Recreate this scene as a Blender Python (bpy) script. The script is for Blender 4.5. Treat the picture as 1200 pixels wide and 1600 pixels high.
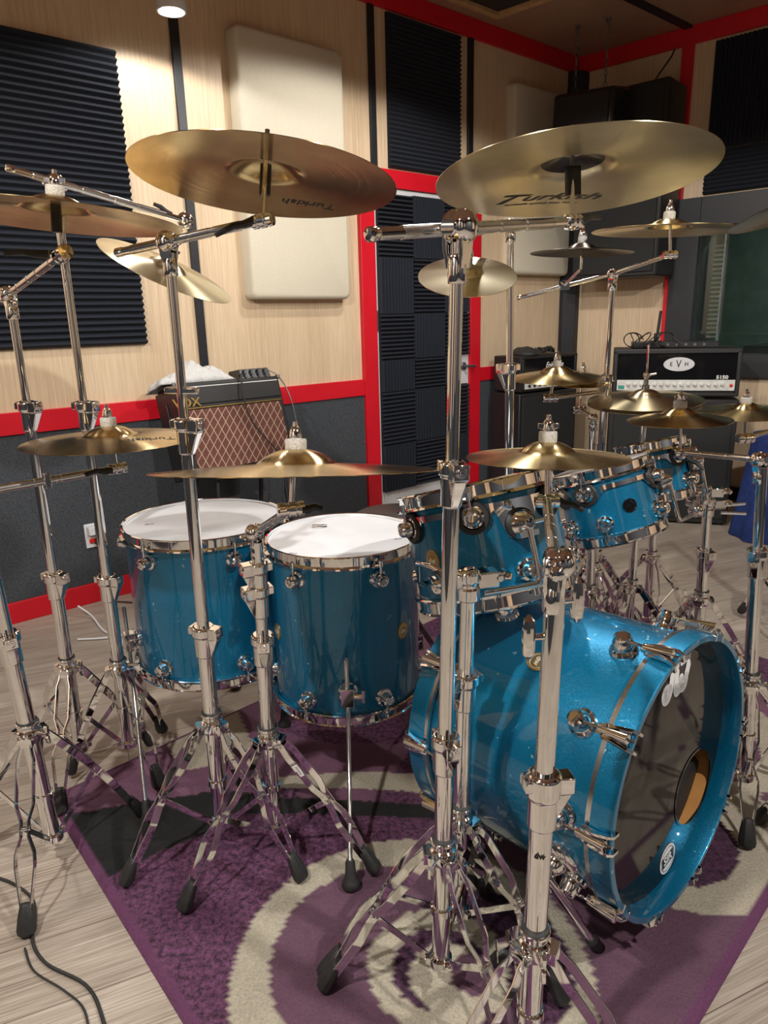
import bpy, math, random
from math import sin, cos, pi, radians as rad, sqrt, atan2
from mathutils import Vector as V, Matrix, Euler, noise as mnoise
random.seed(7)
S = bpy.context.scene
for o in list(bpy.data.objects): bpy.data.objects.remove(o)

# ------------------------------------------------------------ camera, world, lights, exposure
cam = bpy.data.cameras.new('camera'); camo = bpy.data.objects.new('camera', cam)
S.collection.objects.link(camo); S.camera = camo
cam.sensor_fit = 'VERTICAL'; cam.sensor_height = 24.0; cam.lens = 24.0*1100/1600
cam.clip_start = .02; cam.clip_end = 50
pitch, roll = rad(15.3), rad(1.5)
fw = V((0, cos(pitch), -sin(pitch))); r0 = V((1, 0, 0)); u0 = r0.cross(fw)
cx = r0*cos(roll)-u0*sin(roll)*-1*-1; cy = u0*cos(roll)+r0*sin(roll)
M = Matrix((( cx.x, cy.x, -fw.x, 0), (cx.y, cy.y, -fw.y, 0), (cx.z, cy.z, -fw.z, 1.27), (0, 0, 0, 1)))
camo.matrix_world = M

w = bpy.data.worlds.new('world'); S.world = w; w.use_nodes = True
w.node_tree.nodes['Background'].inputs[0].default_value = (.5, .52, .6, 1)
w.node_tree.nodes['Background'].inputs[1].default_value = .05

def spot(loc, power, tgt=None, size=165, col=(1, .955, .90), r=.045, blend=.15):
    l = bpy.data.lights.new('can_light', 'SPOT'); o = bpy.data.objects.new('can_light', l)
    l.energy = power; l.color = col; l.spot_size = rad(size); l.spot_blend = blend; l.shadow_soft_size = r
    o.location = loc
    if tgt is not None:
        o.rotation_euler = (V(tgt)-V(loc)).to_track_quat('-Z', 'Y').to_euler()
    S.collection.objects.link(o); return o
LAMPS = [((1.55, .15, 2.66), 230), ((-.95, .0, 2.66), 215), ((1.0, 2.75, 2.66), 70), ((-2.0, 1.3, 2.66), 60),
         ((.45, 3.3, 2.66), 50)]
for p, e in LAMPS: spot(p, e)
S.view_settings.view_transform = 'Standard'; S.view_settings.look = 'None'
S.view_settings.gamma = 1; S.view_settings.use_curve_mapping = False
S.view_settings.exposure = 0.0

# ------------------------------------------------------------ room frame
A1 = rad(40.4); D1 = V((cos(A1), sin(A1), 0)); N1 = V((-sin(A1), cos(A1), 0)); P0 = V((-1.51, 3.07, 0))
B1 = rad(-42); D2 = V((cos(B1), sin(B1), 0)); N2 = V((-sin(B1), cos(B1), 0)); K0 = V((1.451, 5.59, 0))
Z = V((0, 0, 1))
def Lw(s, z, off=0): return P0+D1*s-N1*off+Z*z      # point on the left wall, off = distance into the room
def Rw(t, z, off=0): return K0+D2*t-N2*off+Z*z

# ------------------------------------------------------------ materials
def mat(name, col, rough=.5, metal=0, **k):
    m = bpy.data.materials.new(name); m.use_nodes = True
    b = m.node_tree.nodes['Principled BSDF']
    b.inputs['Base Color'].default_value = (*col, 1); b.inputs['Roughness'].default_value = rough
    b.inputs['Metallic'].default_value = metal
    for kk, v in k.items(): b.inputs[kk.replace('_', ' ')].default_value = v
    return m
def NT(m): return m.node_tree.nodes, m.node_tree.links, m.node_tree.nodes['Principled BSDF']
def node(m, t, **k):
    n = m.node_tree.nodes.new(t)
    for a, v in k.items(): setattr(n, a, v)
    return n
def link(m, a, b): m.node_tree.links.new(a, b)
def math_(m, op, a, b=None, c=None):
    n = node(m, 'ShaderNodeMath', operation=op)
    for i, x in enumerate((a, b, c)):
        if x is None: continue
        if isinstance(x, (int, float)): n.inputs[i].default_value = x
        else: link(m, x, n.inputs[i])
    return n.outputs[0]
def coords(m, scale=(1, 1, 1), rot=0, kind='Object', loc=(0, 0, 0)):
    t = node(m, 'ShaderNodeTexCoord'); mp = node(m, 'ShaderNodeMapping')
    mp.inputs['Scale'].default_value = scale; mp.inputs['Rotation'].default_value = (0, 0, rot); mp.inputs['Location'].default_value = loc
    link(m, t.outputs[kind], mp.inputs[0]); return mp.outputs[0]
def noise(m, vec, scale, detail=2, rough=.5):
    n = node(m, 'ShaderNodeTexNoise'); n.inputs['Scale'].default_value = scale; n.inputs['Detail'].default_value = detail
    n.inputs['Roughness'].default_value = rough
    if vec is not None: link(m, vec, n.inputs['Vector'])
    return n.outputs['Fac']
def ramp(m, fac, stops):
    r = node(m, 'ShaderNodeValToRGB'); link(m, fac, r.inputs[0])
    e = r.color_ramp.elements
    while len(e) < len(stops): e.new(.5)
    for i, (p, c) in enumerate(stops): e[i].position = p; e[i].color = (*c, 1)
    return r.outputs[0]
def bump(m, h, strength, dist=.01):
    b = node(m, 'ShaderNodeBump'); b.inputs['Strength'].default_value = strength; b.inputs['Distance'].default_value = dist
    link(m, h, b.inputs['Height']); link(m, b.outputs[0], NT(m)[2].inputs['Normal'])
def noisy(name, c1, c2, scale, rough=.6, st=.2, dist=.002, sc=(1, 1, 1), detail=3, lo=.3, hi=.7, **k):
    m = mat(name, c1, rough, **k); v = coords(m, sc)
    n = noise(m, v, scale, detail); link(m, ramp(m, n, [(lo, c1), (hi, c2)]), NT(m)[2].inputs['Base Color'])
    if st: bump(m, n, st, dist)
    return m
def srgb(r, g, b):
    f = lambda c: (c/255/12.92 if c/255 <= .04045 else ((c/255+.055)/1.055)**2.4)
    return (f(r), f(g), f(b))

CHROME = noisy('chrome', (.84, .84, .84), (.89, .89, .89), 30, .045, 0, metal=1)
CHROME2 = noisy('brushed_chrome', (.66, .66, .65), (.78, .78, .77), 60, .2, .1, .0005, metal=1)
RUBBER = noisy('black_rubber', (.012, .012, .012), (.022, .022, .022), 80, .55, .2, .0004)
PLASTIC = noisy('black_plastic', (.01, .01, .011), (.018, .018, .02), 50, .35, .05, .0003)
FELT = noisy('grey_felt', srgb(135, 132, 128), srgb(190, 187, 180), 400, .95, .6, .001)
HEAD = noisy('coated_drumhead', srgb(205, 208, 212), srgb(218, 220, 224), 7, .5, .05, .0005)
BLACKHEAD = noisy('black_drumhead', (.004, .004, .004), (.007, .006, .006), 5, .06, 0)
MAPLE = noisy('maple_shell', srgb(190, 135, 75), srgb(205, 150, 90), 6, .35, 0, sc=(1, 1, 8))
BADGE = noisy('gold_badge', srgb(170, 140, 80), srgb(200, 170, 110), 90, .35, 0, metal=.7)
BADGEDARK = mat('badge_print', srgb(235, 230, 215), .4)
RED = noisy('red_paint', srgb(196, 14, 34), srgb(206, 18, 38), 5, .42, .03, .001)
BLACKP = noisy('black_paint', (.008, .009, .012), (.013, .014, .018), 12, .5, .05, .001)
CARPET = noisy('grey_carpet_wall', srgb(44, 48, 53), srgb(74, 79, 85), 150, .95, .6, .003, detail=6, lo=.25, hi=.75)
FOAM = noisy('charcoal_foam', srgb(17, 22, 32), srgb(27, 33, 45), 120, .93, .4, .001)
FABRIC = noisy('cream_fabric', srgb(196, 188, 168), srgb(210, 203, 184), 260, .9, .5, .001)
WHITEP = noisy('white_paint', srgb(205, 207, 210), srgb(214, 215, 217), 9, .45, 0)
TOLEX = noisy('black_tolex', (.009, .009, .010), (.02, .02, .021), 500, .45, .5, .0006)
GRILLE = noisy('black_grille_cloth', (.008, .009, .009), (.018, .019, .019), 700, .8, .5, .0006)
STEEL = noisy('grey_metal', srgb(95, 98, 100), srgb(125, 127, 128), 20, .4, 0, metal=.7)
TOWEL = noisy('grey_towel', srgb(185, 186, 186), srgb(215, 215, 213), 180, .95, .9, .003, detail=6)
BLUECLOTH = noisy('blue_cloth', srgb(16, 38, 92), srgb(26, 52, 116), 30, .85, .4, .003)
SEAT = noisy('black_vinyl', (.02, .02, .021), (.03, .03, .031), 100, .45, .15, .001)
LABELW = mat('white_print', (.85, .85, .85), .45)
INK = mat('black_print', (.012, .012, .012), .5)
REDPL = mat('red_plastic', srgb(200, 30, 20), .35)
STEELW = noisy('control_panel', srgb(190, 190, 185), srgb(215, 215, 210), 40, .4, 0)
GOLD = noisy('gold_trim', srgb(150, 120, 60), srgb(175, 145, 80), 40, .35, 0, metal=.8)
BLACKGLOSS = mat('black_gloss', (.006, .006, .007), .08)
OAKTRIM = noisy('light_wood_trim', srgb(176, 138, 96), srgb(196, 160, 116), 18, .5, .05, .001, sc=(1, 1, 1))

def make_birch(name, c1, c2):
    m = mat(name, c1, .5)
    v = coords(m, (1, 1, .03)); n = noise(m, v, 130, 4, .65)
    v2 = coords(m, (1, 1, .25)); n2 = noise(m, v2, 5, 3)
    mx = math_(m, 'ADD', math_(m, 'MULTIPLY', n, .7), math_(m, 'MULTIPLY', n2, .3))
    link(m, ramp(m, mx, [(.36, c1), (.64, c2)]), NT(m)[2].inputs['Base Color']); bump(m, n, .06, .002)
    return m
BIRCH = make_birch('birch_panelling', srgb(194, 169, 138), srgb(218, 196, 165))
CEIL = make_birch('shaded_ceiling_panelling', srgb(150, 116, 98), srgb(168, 134, 114))  # same wood as the walls, ceiling shade put into the darker colours

def make_striped():  # unseen walls; dark bands added so the chrome reflects more contrast
    m = mat('wall_with_added_dark_bands', (.5, .4, .3), .6)
    tc = node(m, 'ShaderNodeTexCoord'); sp = node(m, 'ShaderNodeSeparateXYZ'); link(m, tc.outputs['Object'], sp.inputs[0])
    k = math_(m, 'FRACT', math_(m, 'MULTIPLY', math_(m, 'SUBTRACT', sp.outputs[0], math_(m, 'MULTIPLY', sp.outputs[1], .4)), .62))
    f = math_(m, 'MAXIMUM', math_(m, 'GREATER_THAN', k, .26), math_(m, 'LESS_THAN', sp.outputs[2], .85))
    mx = node(m, 'ShaderNodeMix', data_type='RGBA'); link(m, f, mx.inputs[0]); mx.inputs[6].default_value = (*srgb(200, 172, 142), 1); mx.inputs[7].default_value = (*srgb(42, 44, 50), 1)
    link(m, mx.outputs[2], NT(m)[2].inputs['Base Color']); return m
STRIPED = make_striped()
def make_floor():
    m = mat('taupe_plank_floor', (.4, .35, .3), .42)
    v = coords(m, (1, 1, 1), -rad(23))
    b = node(m, 'ShaderNodeTexBrick'); link(m, v, b.inputs['Vector'])
    b.offset = .37; b.inputs['Scale'].default_value = 1; b.inputs['Brick Width'].default_value = 1.22
    b.inputs['Row Height'].default_value = .178; b.inputs['Mortar Size'].default_value = .0012
    b.inputs['Mortar Smooth'].default_value = .4
    b.inputs['Color1'].default_value = (0, 0, 0, 1); b.inputs['Color2'].default_value = (1, 1, 1, 1); b.inputs['Mortar'].default_value = (.5, .5, .5, 1)
    sp = node(m, 'ShaderNodeSeparateXYZ'); link(m, v, sp.inputs[0])
    cb = node(m, 'ShaderNodeCombineXYZ')
    offs = math_(m, 'MULTIPLY', b.outputs['Color'], 7.3)
    link(m, math_(m, 'ADD', math_(m, 'MULTIPLY', sp.outputs[0], .9), offs), cb.inputs[0])
    link(m, math_(m, 'MULTIPLY', sp.outputs[1], 48), cb.inputs[1])
    n = noise(m, cb.outputs[0], 5, 7, .62)
    cb2 = node(m, 'ShaderNodeCombineXYZ')
    link(m, math_(m, 'ADD', math_(m, 'MULTIPLY', sp.outputs[0], 1.2), offs), cb2.inputs[0])
    link(m, math_(m, 'MULTIPLY', sp.outputs[1], 6), cb2.inputs[1])
    n2 = noise(m, cb2.outputs[0], 1.7, 3)
    f = math_(m, 'ADD', math_(m, 'MULTIPLY', n, .75), math_(m, 'MULTIPLY', n2, .25))
    col = ramp(m, f, [(.36, srgb(122, 110, 98)), (.5, srgb(160, 149, 136)), (.66, srgb(190, 180, 167))])
    mx = node(m, 'ShaderNodeMix', data_type='RGBA', blend_type='MULTIPLY')
    mx.inputs[0].default_value = 1; link(m, col, mx.inputs[6])
    tint = ramp(m, b.outputs['Color'], [(0, (.86, .85, .84)), (1, (1.0, 1.0, 1.0))]); link(m, tint, mx.inputs[7])
    mx2 = node(m, 'ShaderNodeMix', data_type='RGBA'); link(m, b.outputs['Fac'], mx2.inputs[0]); link(m, mx.outputs[2], mx2.inputs[6])
    mx2.inputs[7].default_value = (*srgb(80, 68, 60), 1)
    link(m, mx2.outputs[2], NT(m)[2].inputs['Base Color'])
    bump(m, n, .12, .003)
    return m
FLOOR = make_floor()

def make_blue(name, base, base2, rough=.3):
    m = mat(name, base, rough, .6, Coat_Weight=1.0, Coat_Roughness=.03)
    v = coords(m); vo = node(m, 'ShaderNodeTexVoronoi'); vo.inputs['Scale'].default_value = 1300; link(m, v, vo.inputs['Vector'])
    sp = node(m, 'ShaderNodeSeparateColor'); link(m, vo.outputs['Color'], sp.inputs[0])
    n = noise(m, v, 6, 2)
    f = math_(m, 'ADD', math_(m, 'MULTIPLY', sp.outputs[0], .75), math_(m, 'MULTIPLY', n, .25))
    col = ramp(m, f, [(0, base), (1, base2)])
    # scattered scuffs, chips in the lacquer
    s = noise(m, coords(m, (1, 1, 1)), 60, 2, .5); s2 = noise(m, coords(m), 9, 2)
    ch = math_(m, 'MULTIPLY', math_(m, 'GREATER_THAN', s, .722), math_(m, 'GREATER_THAN', s2, .5))
    mx = node(m, 'ShaderNodeMix', data_type='RGBA'); link(m, ch, mx.inputs[0]); link(m, col, mx.inputs[6]); mx.inputs[7].default_value = (*srgb(150, 200, 215), 1)
    link(m, mx.outputs[2], NT(m)[2].inputs['Base Color'])
    # flakes tilt a little
    vm = node(m, 'ShaderNodeVectorMath', operation='SUBTRACT'); link(m, vo.outputs['Color'], vm.inputs[0]); vm.inputs[1].default_value = (.5, .5, .5)
    vs = node(m, 'ShaderNodeVectorMath', operation='SCALE'); link(m, vm.outputs[0], vs.inputs[0]); vs.inputs['Scale'].default_value = .16
    g = node(m, 'ShaderNodeNewGeometry'); va = node(m, 'ShaderNodeVectorMath', operation='ADD'); link(m, g.outputs['Normal'], va.inputs[0]); link(m, vs.outputs[0], va.inputs[1])
    vn = node(m, 'ShaderNodeVectorMath', operation='NORMALIZE'); link(m, va.outputs[0], vn.inputs[0])
    link(m, vn.outputs[0], NT(m)[2].inputs['Normal'])
    return m
BLUE = make_blue('blue_sparkle_lacquer', (.0, .095, .21), (.003, .27, .50), .36)

def make_brass(name, c1, c2, groove=900, gst=.25, hammer=0.0, bell=None, rb=.06, rough=.24, arot=.25):
    m = mat(name, c1, rough, 1, Anisotropic=.85, Anisotropic_Rotation=arot)
    tc = node(m, 'ShaderNodeTexCoord'); sp = node(m, 'ShaderNodeSeparateXYZ'); link(m, tc.outputs['Object'], sp.inputs[0])
    x, y = sp.outputs[0], sp.outputs[1]
    r = math_(m, 'SQRT', math_(m, 'ADD', math_(m, 'MULTIPLY', x, x), math_(m, 'MULTIPLY', y, y)))
    cb = node(m, 'ShaderNodeCombineXYZ'); link(m, r, cb.inputs[0])
    n1 = noise(m, cb.outputs[0], groove, 2, .7)
    big = noise(m, tc.outputs['Object'], 9, 4, .6)
    f = math_(m, 'ADD', math_(m, 'MULTIPLY', n1, .35), math_(m, 'MULTIPLY', big, .65))
    col = ramp(m, f, [(.35, c1), (.65, c2)])
    if bell:
        mx = node(m, 'ShaderNodeMix', data_type='RGBA'); link(m, math_(m, 'LESS_THAN', r, rb), mx.inputs[0]); link(m, col, mx.inputs[6]); mx.inputs[7].default_value = (*bell, 1)
        col = mx.outputs[2]
    link(m, col, NT(m)[2].inputs['Base Color'])
    h = math_(m, 'MULTIPLY', n1, gst)
    if hammer:
        vo = node(m, 'ShaderNodeTexVoronoi'); vo.inputs['Scale'].default_value = 38; link(m, tc.outputs['Object'], vo.inputs['Vector'])
        h = math_(m, 'ADD', h, math_(m, 'MULTIPLY', math_(m, 'SMOOTH_MIN', vo.outputs['Distance'], .35, .1), hammer))
    bump(m, h, .35, .0012)
    cr = node(m, 'ShaderNodeVectorMath', operation='CROSS_PRODUCT'); cr.inputs[0].default_value = (0, 0, 1); link(m, tc.outputs['Object'], cr.inputs[1])
    vt = node(m, 'ShaderNodeVectorTransform', vector_type='VECTOR', convert_from='OBJECT', convert_to='WORLD'); link(m, cr.outputs[0], vt.inputs[0])
    nn = node(m, 'ShaderNodeVectorMath', operation='NORMALIZE'); link(m, vt.outputs[0], nn.inputs[0]); link(m, nn.outputs[0], NT(m)[2].inputs['Tangent'])
    return m
BRASS_GOLD = make_brass('golden_lathed_bronze', srgb(178, 152, 104), srgb(222, 196, 144), 700, .6, rough=.2)
BRASS_PALE = make_brass('pale_hammered_bronze', srgb(196, 184, 150), srgb(222, 210, 178), 500, .15, .5, bell=srgb(70, 66, 62), rb=.058, rough=.3)
BRASS_PALE2 = make_brass('pale_traditional_bronze', srgb(202, 188, 150), srgb(224, 210, 174), 500, .3, rough=.28)
BRASS_YEL = make_brass('yellow_bronze', srgb(188, 164, 114), srgb(216, 194, 144), 600, .3, arot=.25)
BRASS_DARK = make_brass('dark_bronze', srgb(60, 55, 50), srgb(96, 86, 72), 500, .3, rough=.35)  # much darker bronze tone, used for two cymbals

def make_vox():
    m = mat('brown_diamond_grille', srgb(96, 56, 46), .85)
    tc = node(m, 'ShaderNodeTexCoord'); sp = node(m, 'ShaderNodeSeparateXYZ'); link(m, tc.outputs['Object'], sp.inputs[0])
    x, z = sp.outputs[0], sp.outputs[2]
    def lines(sg):
        k = math_(m, 'ADD', math_(m, 'MULTIPLY', x, 33), math_(m, 'MULTIPLY', z, 16*sg))
        return math_(m, 'LESS_THAN', math_(m, 'ABSOLUTE', math_(m, 'SUBTRACT', math_(m, 'FRACT', k), .5)), .045)
    f = math_(m, 'MAXIMUM', lines(1), lines(-1))
    n = noise(m, tc.outputs['Object'], 300, 2)
    c = ramp(m, n, [(.3, srgb(84, 46, 38)), (.7, srgb(112, 68, 56))])
    mx = node(m, 'ShaderNodeMix', data_type='RGBA'); link(m, f, mx.inputs[0]); link(m, c, mx.inputs[6]); mx.inputs[7].default_value = (*srgb(182, 158, 138), 1)
    link(m, mx.outputs[2], NT(m)[2].inputs['Base Color']); bump(m, n, .3, .001)
    return m
VOXG = make_vox()

def make_rugmat():
    m = mat('purple_swirl_pile', (.1, .05, .1), .97)
    at = node(m, 'ShaderNodeAttribute', attribute_name='pattern')
    v = coords(m); n = noise(m, v, 170, 4, .7); n2 = noise(m, v, 12, 3)
    f = math_(m, 'ADD', math_(m, 'MULTIPLY', n, .9), math_(m, 'MULTIPLY', n2, .3))
    g1 = ramp(m, f, [(.40, (.72, .72, .72)), (.80, (1.15, 1.15, 1.15))])
    n3 = noise(m, v, 75, 6, .8)
    g2 = ramp(m, n3, [(.38, (.12, .12, .12)), (.60, (1.15, 1.15, 1.15))])
    gm = node(m, 'ShaderNodeMix', data_type='RGBA'); link(m, at.outputs['Alpha'], gm.inputs[0]); link(m, g1, gm.inputs[6]); link(m, g2, gm.inputs[7]); g = gm.outputs[2]
    mx = node(m, 'ShaderNodeMix', data_type='RGBA', blend_type='MULTIPLY'); mx.inputs[0].default_value = 1
    link(m, at.outputs['Color'], mx.inputs[6]); link(m, g, mx.inputs[7])
    link(m, mx.outputs[2], NT(m)[2].inputs['Base Color']); bump(m, f, .9, .006)
    return m
RUGM = make_rugmat()
def make_glass():
    m = mat('dark_window_glass', (.9, 1, .97), .01, 0, Transmission_Weight=1.0, IOR=1.45); return m
GLASS = make_glass()
def emis(name, col, st):
    m = mat(name, col, .5); b = NT(m)[2]
    b.inputs['Emission Color'].default_value = (*col, 1); b.inputs['Emission Strength'].default_value = st; return m
BULB = emis('lamp_glow', (1, .95, .88), 18)
DIMLAMP = emis('desk_lamp_glow', (.85, 1, .95), 3)

# ------------------------------------------------------------ mesh builder
def frame(ax):
    ax = V(ax).normalized(); t = V((0, 0, 1)) if abs(ax.z) < .95 else V((1, 0, 0))
    e1 = t.cross(ax).normalized(); return e1, ax.cross(e1).normalized(), ax
class MB:
    def __init__(s): s.v = []; s.f = []
    def add(s, vs, fs):
        o = len(s.v); s.v += [V(x) for x in vs]; s.f += [tuple(i+o for i in f) for f in fs]; return s
    def box(s, c, size, ex=(1, 0, 0), ey=(0, 1, 0), ez=(0, 0, 1)):
        c = V(c); a, b, d = V(ex).normalized()*size[0]/2, V(ey).normalized()*size[1]/2, V(ez).normalized()*size[2]/2
        vs = [c+a*i+b*j+d*k for k in (-1, 1) for j in (-1, 1) for i in (-1, 1)]
        return s.add(vs, [(0, 2, 3, 1), (4, 5, 7, 6), (0, 1, 5, 4), (2, 6, 7, 3), (0, 4, 6, 2), (1, 3, 7, 5)])
    def hexa(s, b, t):   # 4 bottom points, 4 top points
        return s.add(list(b)+list(t), [(3, 2, 1, 0), (4, 5, 6, 7), (0, 1, 5, 4), (1, 2, 6, 5), (2, 3, 7, 6), (3, 0, 4, 7)])
    def lathe(s, o, ax, prof, n=32, close=False, e1=None):
        e, g, a = frame(ax); o = V(o); vs = []; fs = []
        for r, h in prof:
            for i in range(n):
                t = 2*pi*i/n; vs.append(o+a*h+(e*cos(t)+g*sin(t))*r)
        m = len(prof)
        for j in range(m-1 if not close else m):
            k = (j+1) % m
            for i in range(n): fs.append((j*n+i, j*n+(i+1) % n, k*n+(i+1) % n, k*n+i))
        if not close:
            if prof[0][0] > 1e-6: fs.append(tuple(range(n-1, -1, -1)))
            if prof[-1][0] > 1e-6: fs.append(tuple((m-1)*n+i for i in range(n)))
        return s.add(vs, fs)
    def cyl(s, p, q, r, r2=None, n=20, ch=.0):
        p, q = V(p), V(q); L = (q-p).length; r2 = r if r2 is None else r2
        if ch: return s.lathe(p, q-p, [(r-ch, 0), (r, ch), (r2, L-ch), (r2-ch, L)], n)
        return s.lathe(p, q-p, [(r, 0), (r2, L)], n)
    def sweep(s, pts, r, n=8):
        pts = [V(p) for p in pts]; vs = []; fs = []; e = None
        rr = r if isinstance(r, (list, tuple)) else [r]*len(pts)
        for i, p in enumerate(pts):
            t = (pts[min(i+1, len(pts)-1)]-pts[max(i-1, 0)]).normalized()
            if e is None: e = frame(t)[0]
            e = (e-t*e.dot(t)).normalized(); g = t.cross(e)
            for k in range(n):
                a = 2*pi*k/n; vs.append(p+(e*cos(a)+g*sin(a))*rr[i])
        for i in range(len(pts)-1):
            for k in range(n): fs.append((i*n+k, i*n+(k+1) % n, (i+1)*n+(k+1) % n, (i+1)*n+k))
        fs.append(tuple(range(n-1, -1, -1))); fs.append(tuple((len(pts)-1)*n+k for k in range(n)))
        return s.add(vs, fs)
    def ribbon(s, pts, side, wd, th):   # flat strap: thickness along side, width in the plane
        pts = [V(p) for p in pts]; side = V(side).normalized(); vs = []; fs = []
        for i, p in enumerate(pts):
            t = (pts[min(i+1, len(pts)-1)]-pts[max(i-1, 0)]).normalized()
            g = t.cross(side).normalized()
            w_ = wd[i] if isinstance(wd, (list, tuple)) else wd
            for a, b in ((-1, -1), (1, -1), (1, 1), (-1, 1)): vs.append(p+side*a*th/2+g*b*w_/2)
        for i in range(len(pts)-1):
            for k in range(4): fs.append((i*4+k, i*4+(k+1) % 4, (i+1)*4+(k+1) % 4, (i+1)*4+k))
        n = len(pts)-1; fs += [(3, 2, 1, 0), (n*4, n*4+1, n*4+2, n*4+3)]
        return s.add(vs, fs)
    def sph(s, c, r, n=20, m=12, sc=(1, 1, 1), ax=(0, 0, 1)):
        e, g, a = frame(ax); c = V(c); prof = []
        vs = []; fs = []
        for j in range(1, m):
            th = pi*j/m
            for i in range(n):
                t = 2*pi*i/n; vs.append(c+(e*cos(t)*sc[0]*sin(th)+g*sin(t)*sc[1]*sin(th)+a*cos(th)*sc[2])*r)
        for j in range(m-2):
            for i in range(n): fs.append((j*n+i, (j+1)*n+i, (j+1)*n+(i+1) % n, j*n+(i+1) % n))
        top = len(vs); vs += [c+a*r*sc[2], c-a*r*sc[2]]
        for i in range(n):
            fs.append((top, i, (i+1) % n)); fs.append((top+1, (m-2)*n+(i+1) % n, (m-2)*n+i))
        return s.add(vs, fs)
    def prism(s, poly, o, ex, ey, depth):
        o, ex, ey = V(o), V(ex).normalized(), V(ey).normalized(); nz = ex.cross(ey)
        n = len(poly); a = [o+ex*x+ey*y for x, y in poly]; b = [p+nz*depth for p in a]
        return s.add(a+b, [tuple(range(n-1, -1, -1)), tuple(range(n, 2*n))]+[(i, (i+1) % n, n+(i+1) % n, n+i) for i in range(n)])

COL = S.collection
def smooth(pts, k=6):
    pts = [V(p) for p in pts]; P = [pts[0]]+pts+[pts[-1]]; out = []
    for i in range(1, len(P)-2):
        a, b, c, d = P[i-1:i+3]
        for j in range(k):
            t = j/k; out.append(.5*((2*b)+(c-a)*t+(2*a-5*b+4*c-d)*t*t+(3*b-a-3*c+d)*t**3))
    return out+[pts[-1]]
def mesh_obj(name, mb, m, origin=(0, 0, 0), ang=35, bevel=0):
    me = bpy.data.meshes.new(name); o_ = V(origin)
    me.from_pydata([tuple(p-o_) for p in mb.v], [], mb.f); me.validate(); me.update()
    me.polygons.foreach_set('use_smooth', [True]*len(me.polygons)); me.set_sharp_from_angle(angle=rad(ang))
    if m: me.materials.append(m)
    o = bpy.data.objects.new(name, me); COL.objects.link(o)
    if bevel:
        b = o.modifiers.new('bevel', 'BEVEL'); b.width = bevel; b.segments = 2; b.limit_method = 'ANGLE'; b.angle_limit = rad(40)
    return o
def tag(o, label=None, cat=None, group=None, kind=None):
    for k, v in (('label', label), ('category', cat), ('group', group), ('kind', kind)):
        if v: o[k] = v
    return o
def thing(name, label, cat, loc, group=None):
    o = bpy.data.objects.new(name, None); o.empty_display_size = .05; COL.objects.link(o); o.location = loc
    return tag(o, label, cat, group)
ORG = {}
def org(o): return ORG.get(o.name, V(o.location))
def part(name, mb, m, parent, bevel=0, ang=35, label=None):
    og = org(parent); o = mesh_obj(name, mb, m, og, ang, bevel); o.parent = parent; ORG[o.name] = og
    if label: o['label'] = label
    return o
def solo(name, mb, m, label, cat, loc, group=None, bevel=0, ang=35, kind=None):
    o = mesh_obj(name, mb, m, loc, ang, bevel); o.location = loc; ORG[o.name] = V(loc); return tag(o, label, cat, group, kind)
def struct(name, mb, m, bevel=0):
    o = mesh_obj(name, mb, m, (0, 0, 0), 35, bevel); o['kind'] = 'structure'; return o
def text_mb(s, size, ex, ey, o, depth=.0004, align='CENTER', shear=0, bold=0, squash=1, warp=None):
    cu = bpy.data.curves.new('t', 'FONT'); cu.body = s; cu.size = size; cu.extrude = depth; cu.align_x = align; cu.align_y = 'CENTER'; cu.shear = shear; cu.offset = bold
    cu.resolution_u = 3
    ob = bpy.data.objects.new('t', cu); COL.objects.link(ob)
    dg = bpy.context.evaluated_depsgraph_get(); me = bpy.data.meshes.new_from_object(ob.evaluated_get(dg))
    ex, ey = V(ex).normalized(), V(ey).normalized(); ez = ex.cross(ey); o = V(o)
    mb = MB(); vs = []
    for v in me.vertices:
        x, y, z = v.co; x *= squash
        if warp: vs.append(warp(x, y, z))
        else: vs.append(o+ex*x+ey*y+ez*z)
    mb.add(vs, [tuple(p.vertices) for p in me.polygons])
    bpy.data.objects.remove(ob); bpy.data.curves.remove(cu); bpy.data.meshes.remove(me)
    return mb

# ------------------------------------------------------------ room shell
CZ = 3.0
poly = [Lw(-2.6, 0), V((.9, -2.6, 0)), Rw(4.8, 0), K0+V((0, 0, 0))]
mb = MB(); mb.prism([(p.x, p.y) for p in poly], (0, 0, -.1), (1, 0, 0), (0, 1, 0), .1); struct('floor', mb, FLOOR)
mb = MB(); mb.prism([(p.x, p.y) for p in poly], (0, 0, CZ), (1, 0, 0), (0, 1, 0), .1); struct('ceiling', mb, CEIL)
def wbox(F, a0, a1, z0, z1, o0, o1):   # box on a wall between offsets o0..o1 into the room
    m_ = MB(); b = [F(a0, z0, o0), F(a1, z0, o0), F(a1, z0, o1), F(a0, z0, o1)]; t = [p+Z*(z1-z0) for p in b]
    return m_.hexa(b, t)
def join(*ms):
    m_ = MB()
    for q in ms: m_.add(q.v, q.f)
    return m_
struct('wall_left', wbox(Lw, -2.7, 3.95, -.1, 3.1, -.1, 0), BIRCH)
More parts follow.
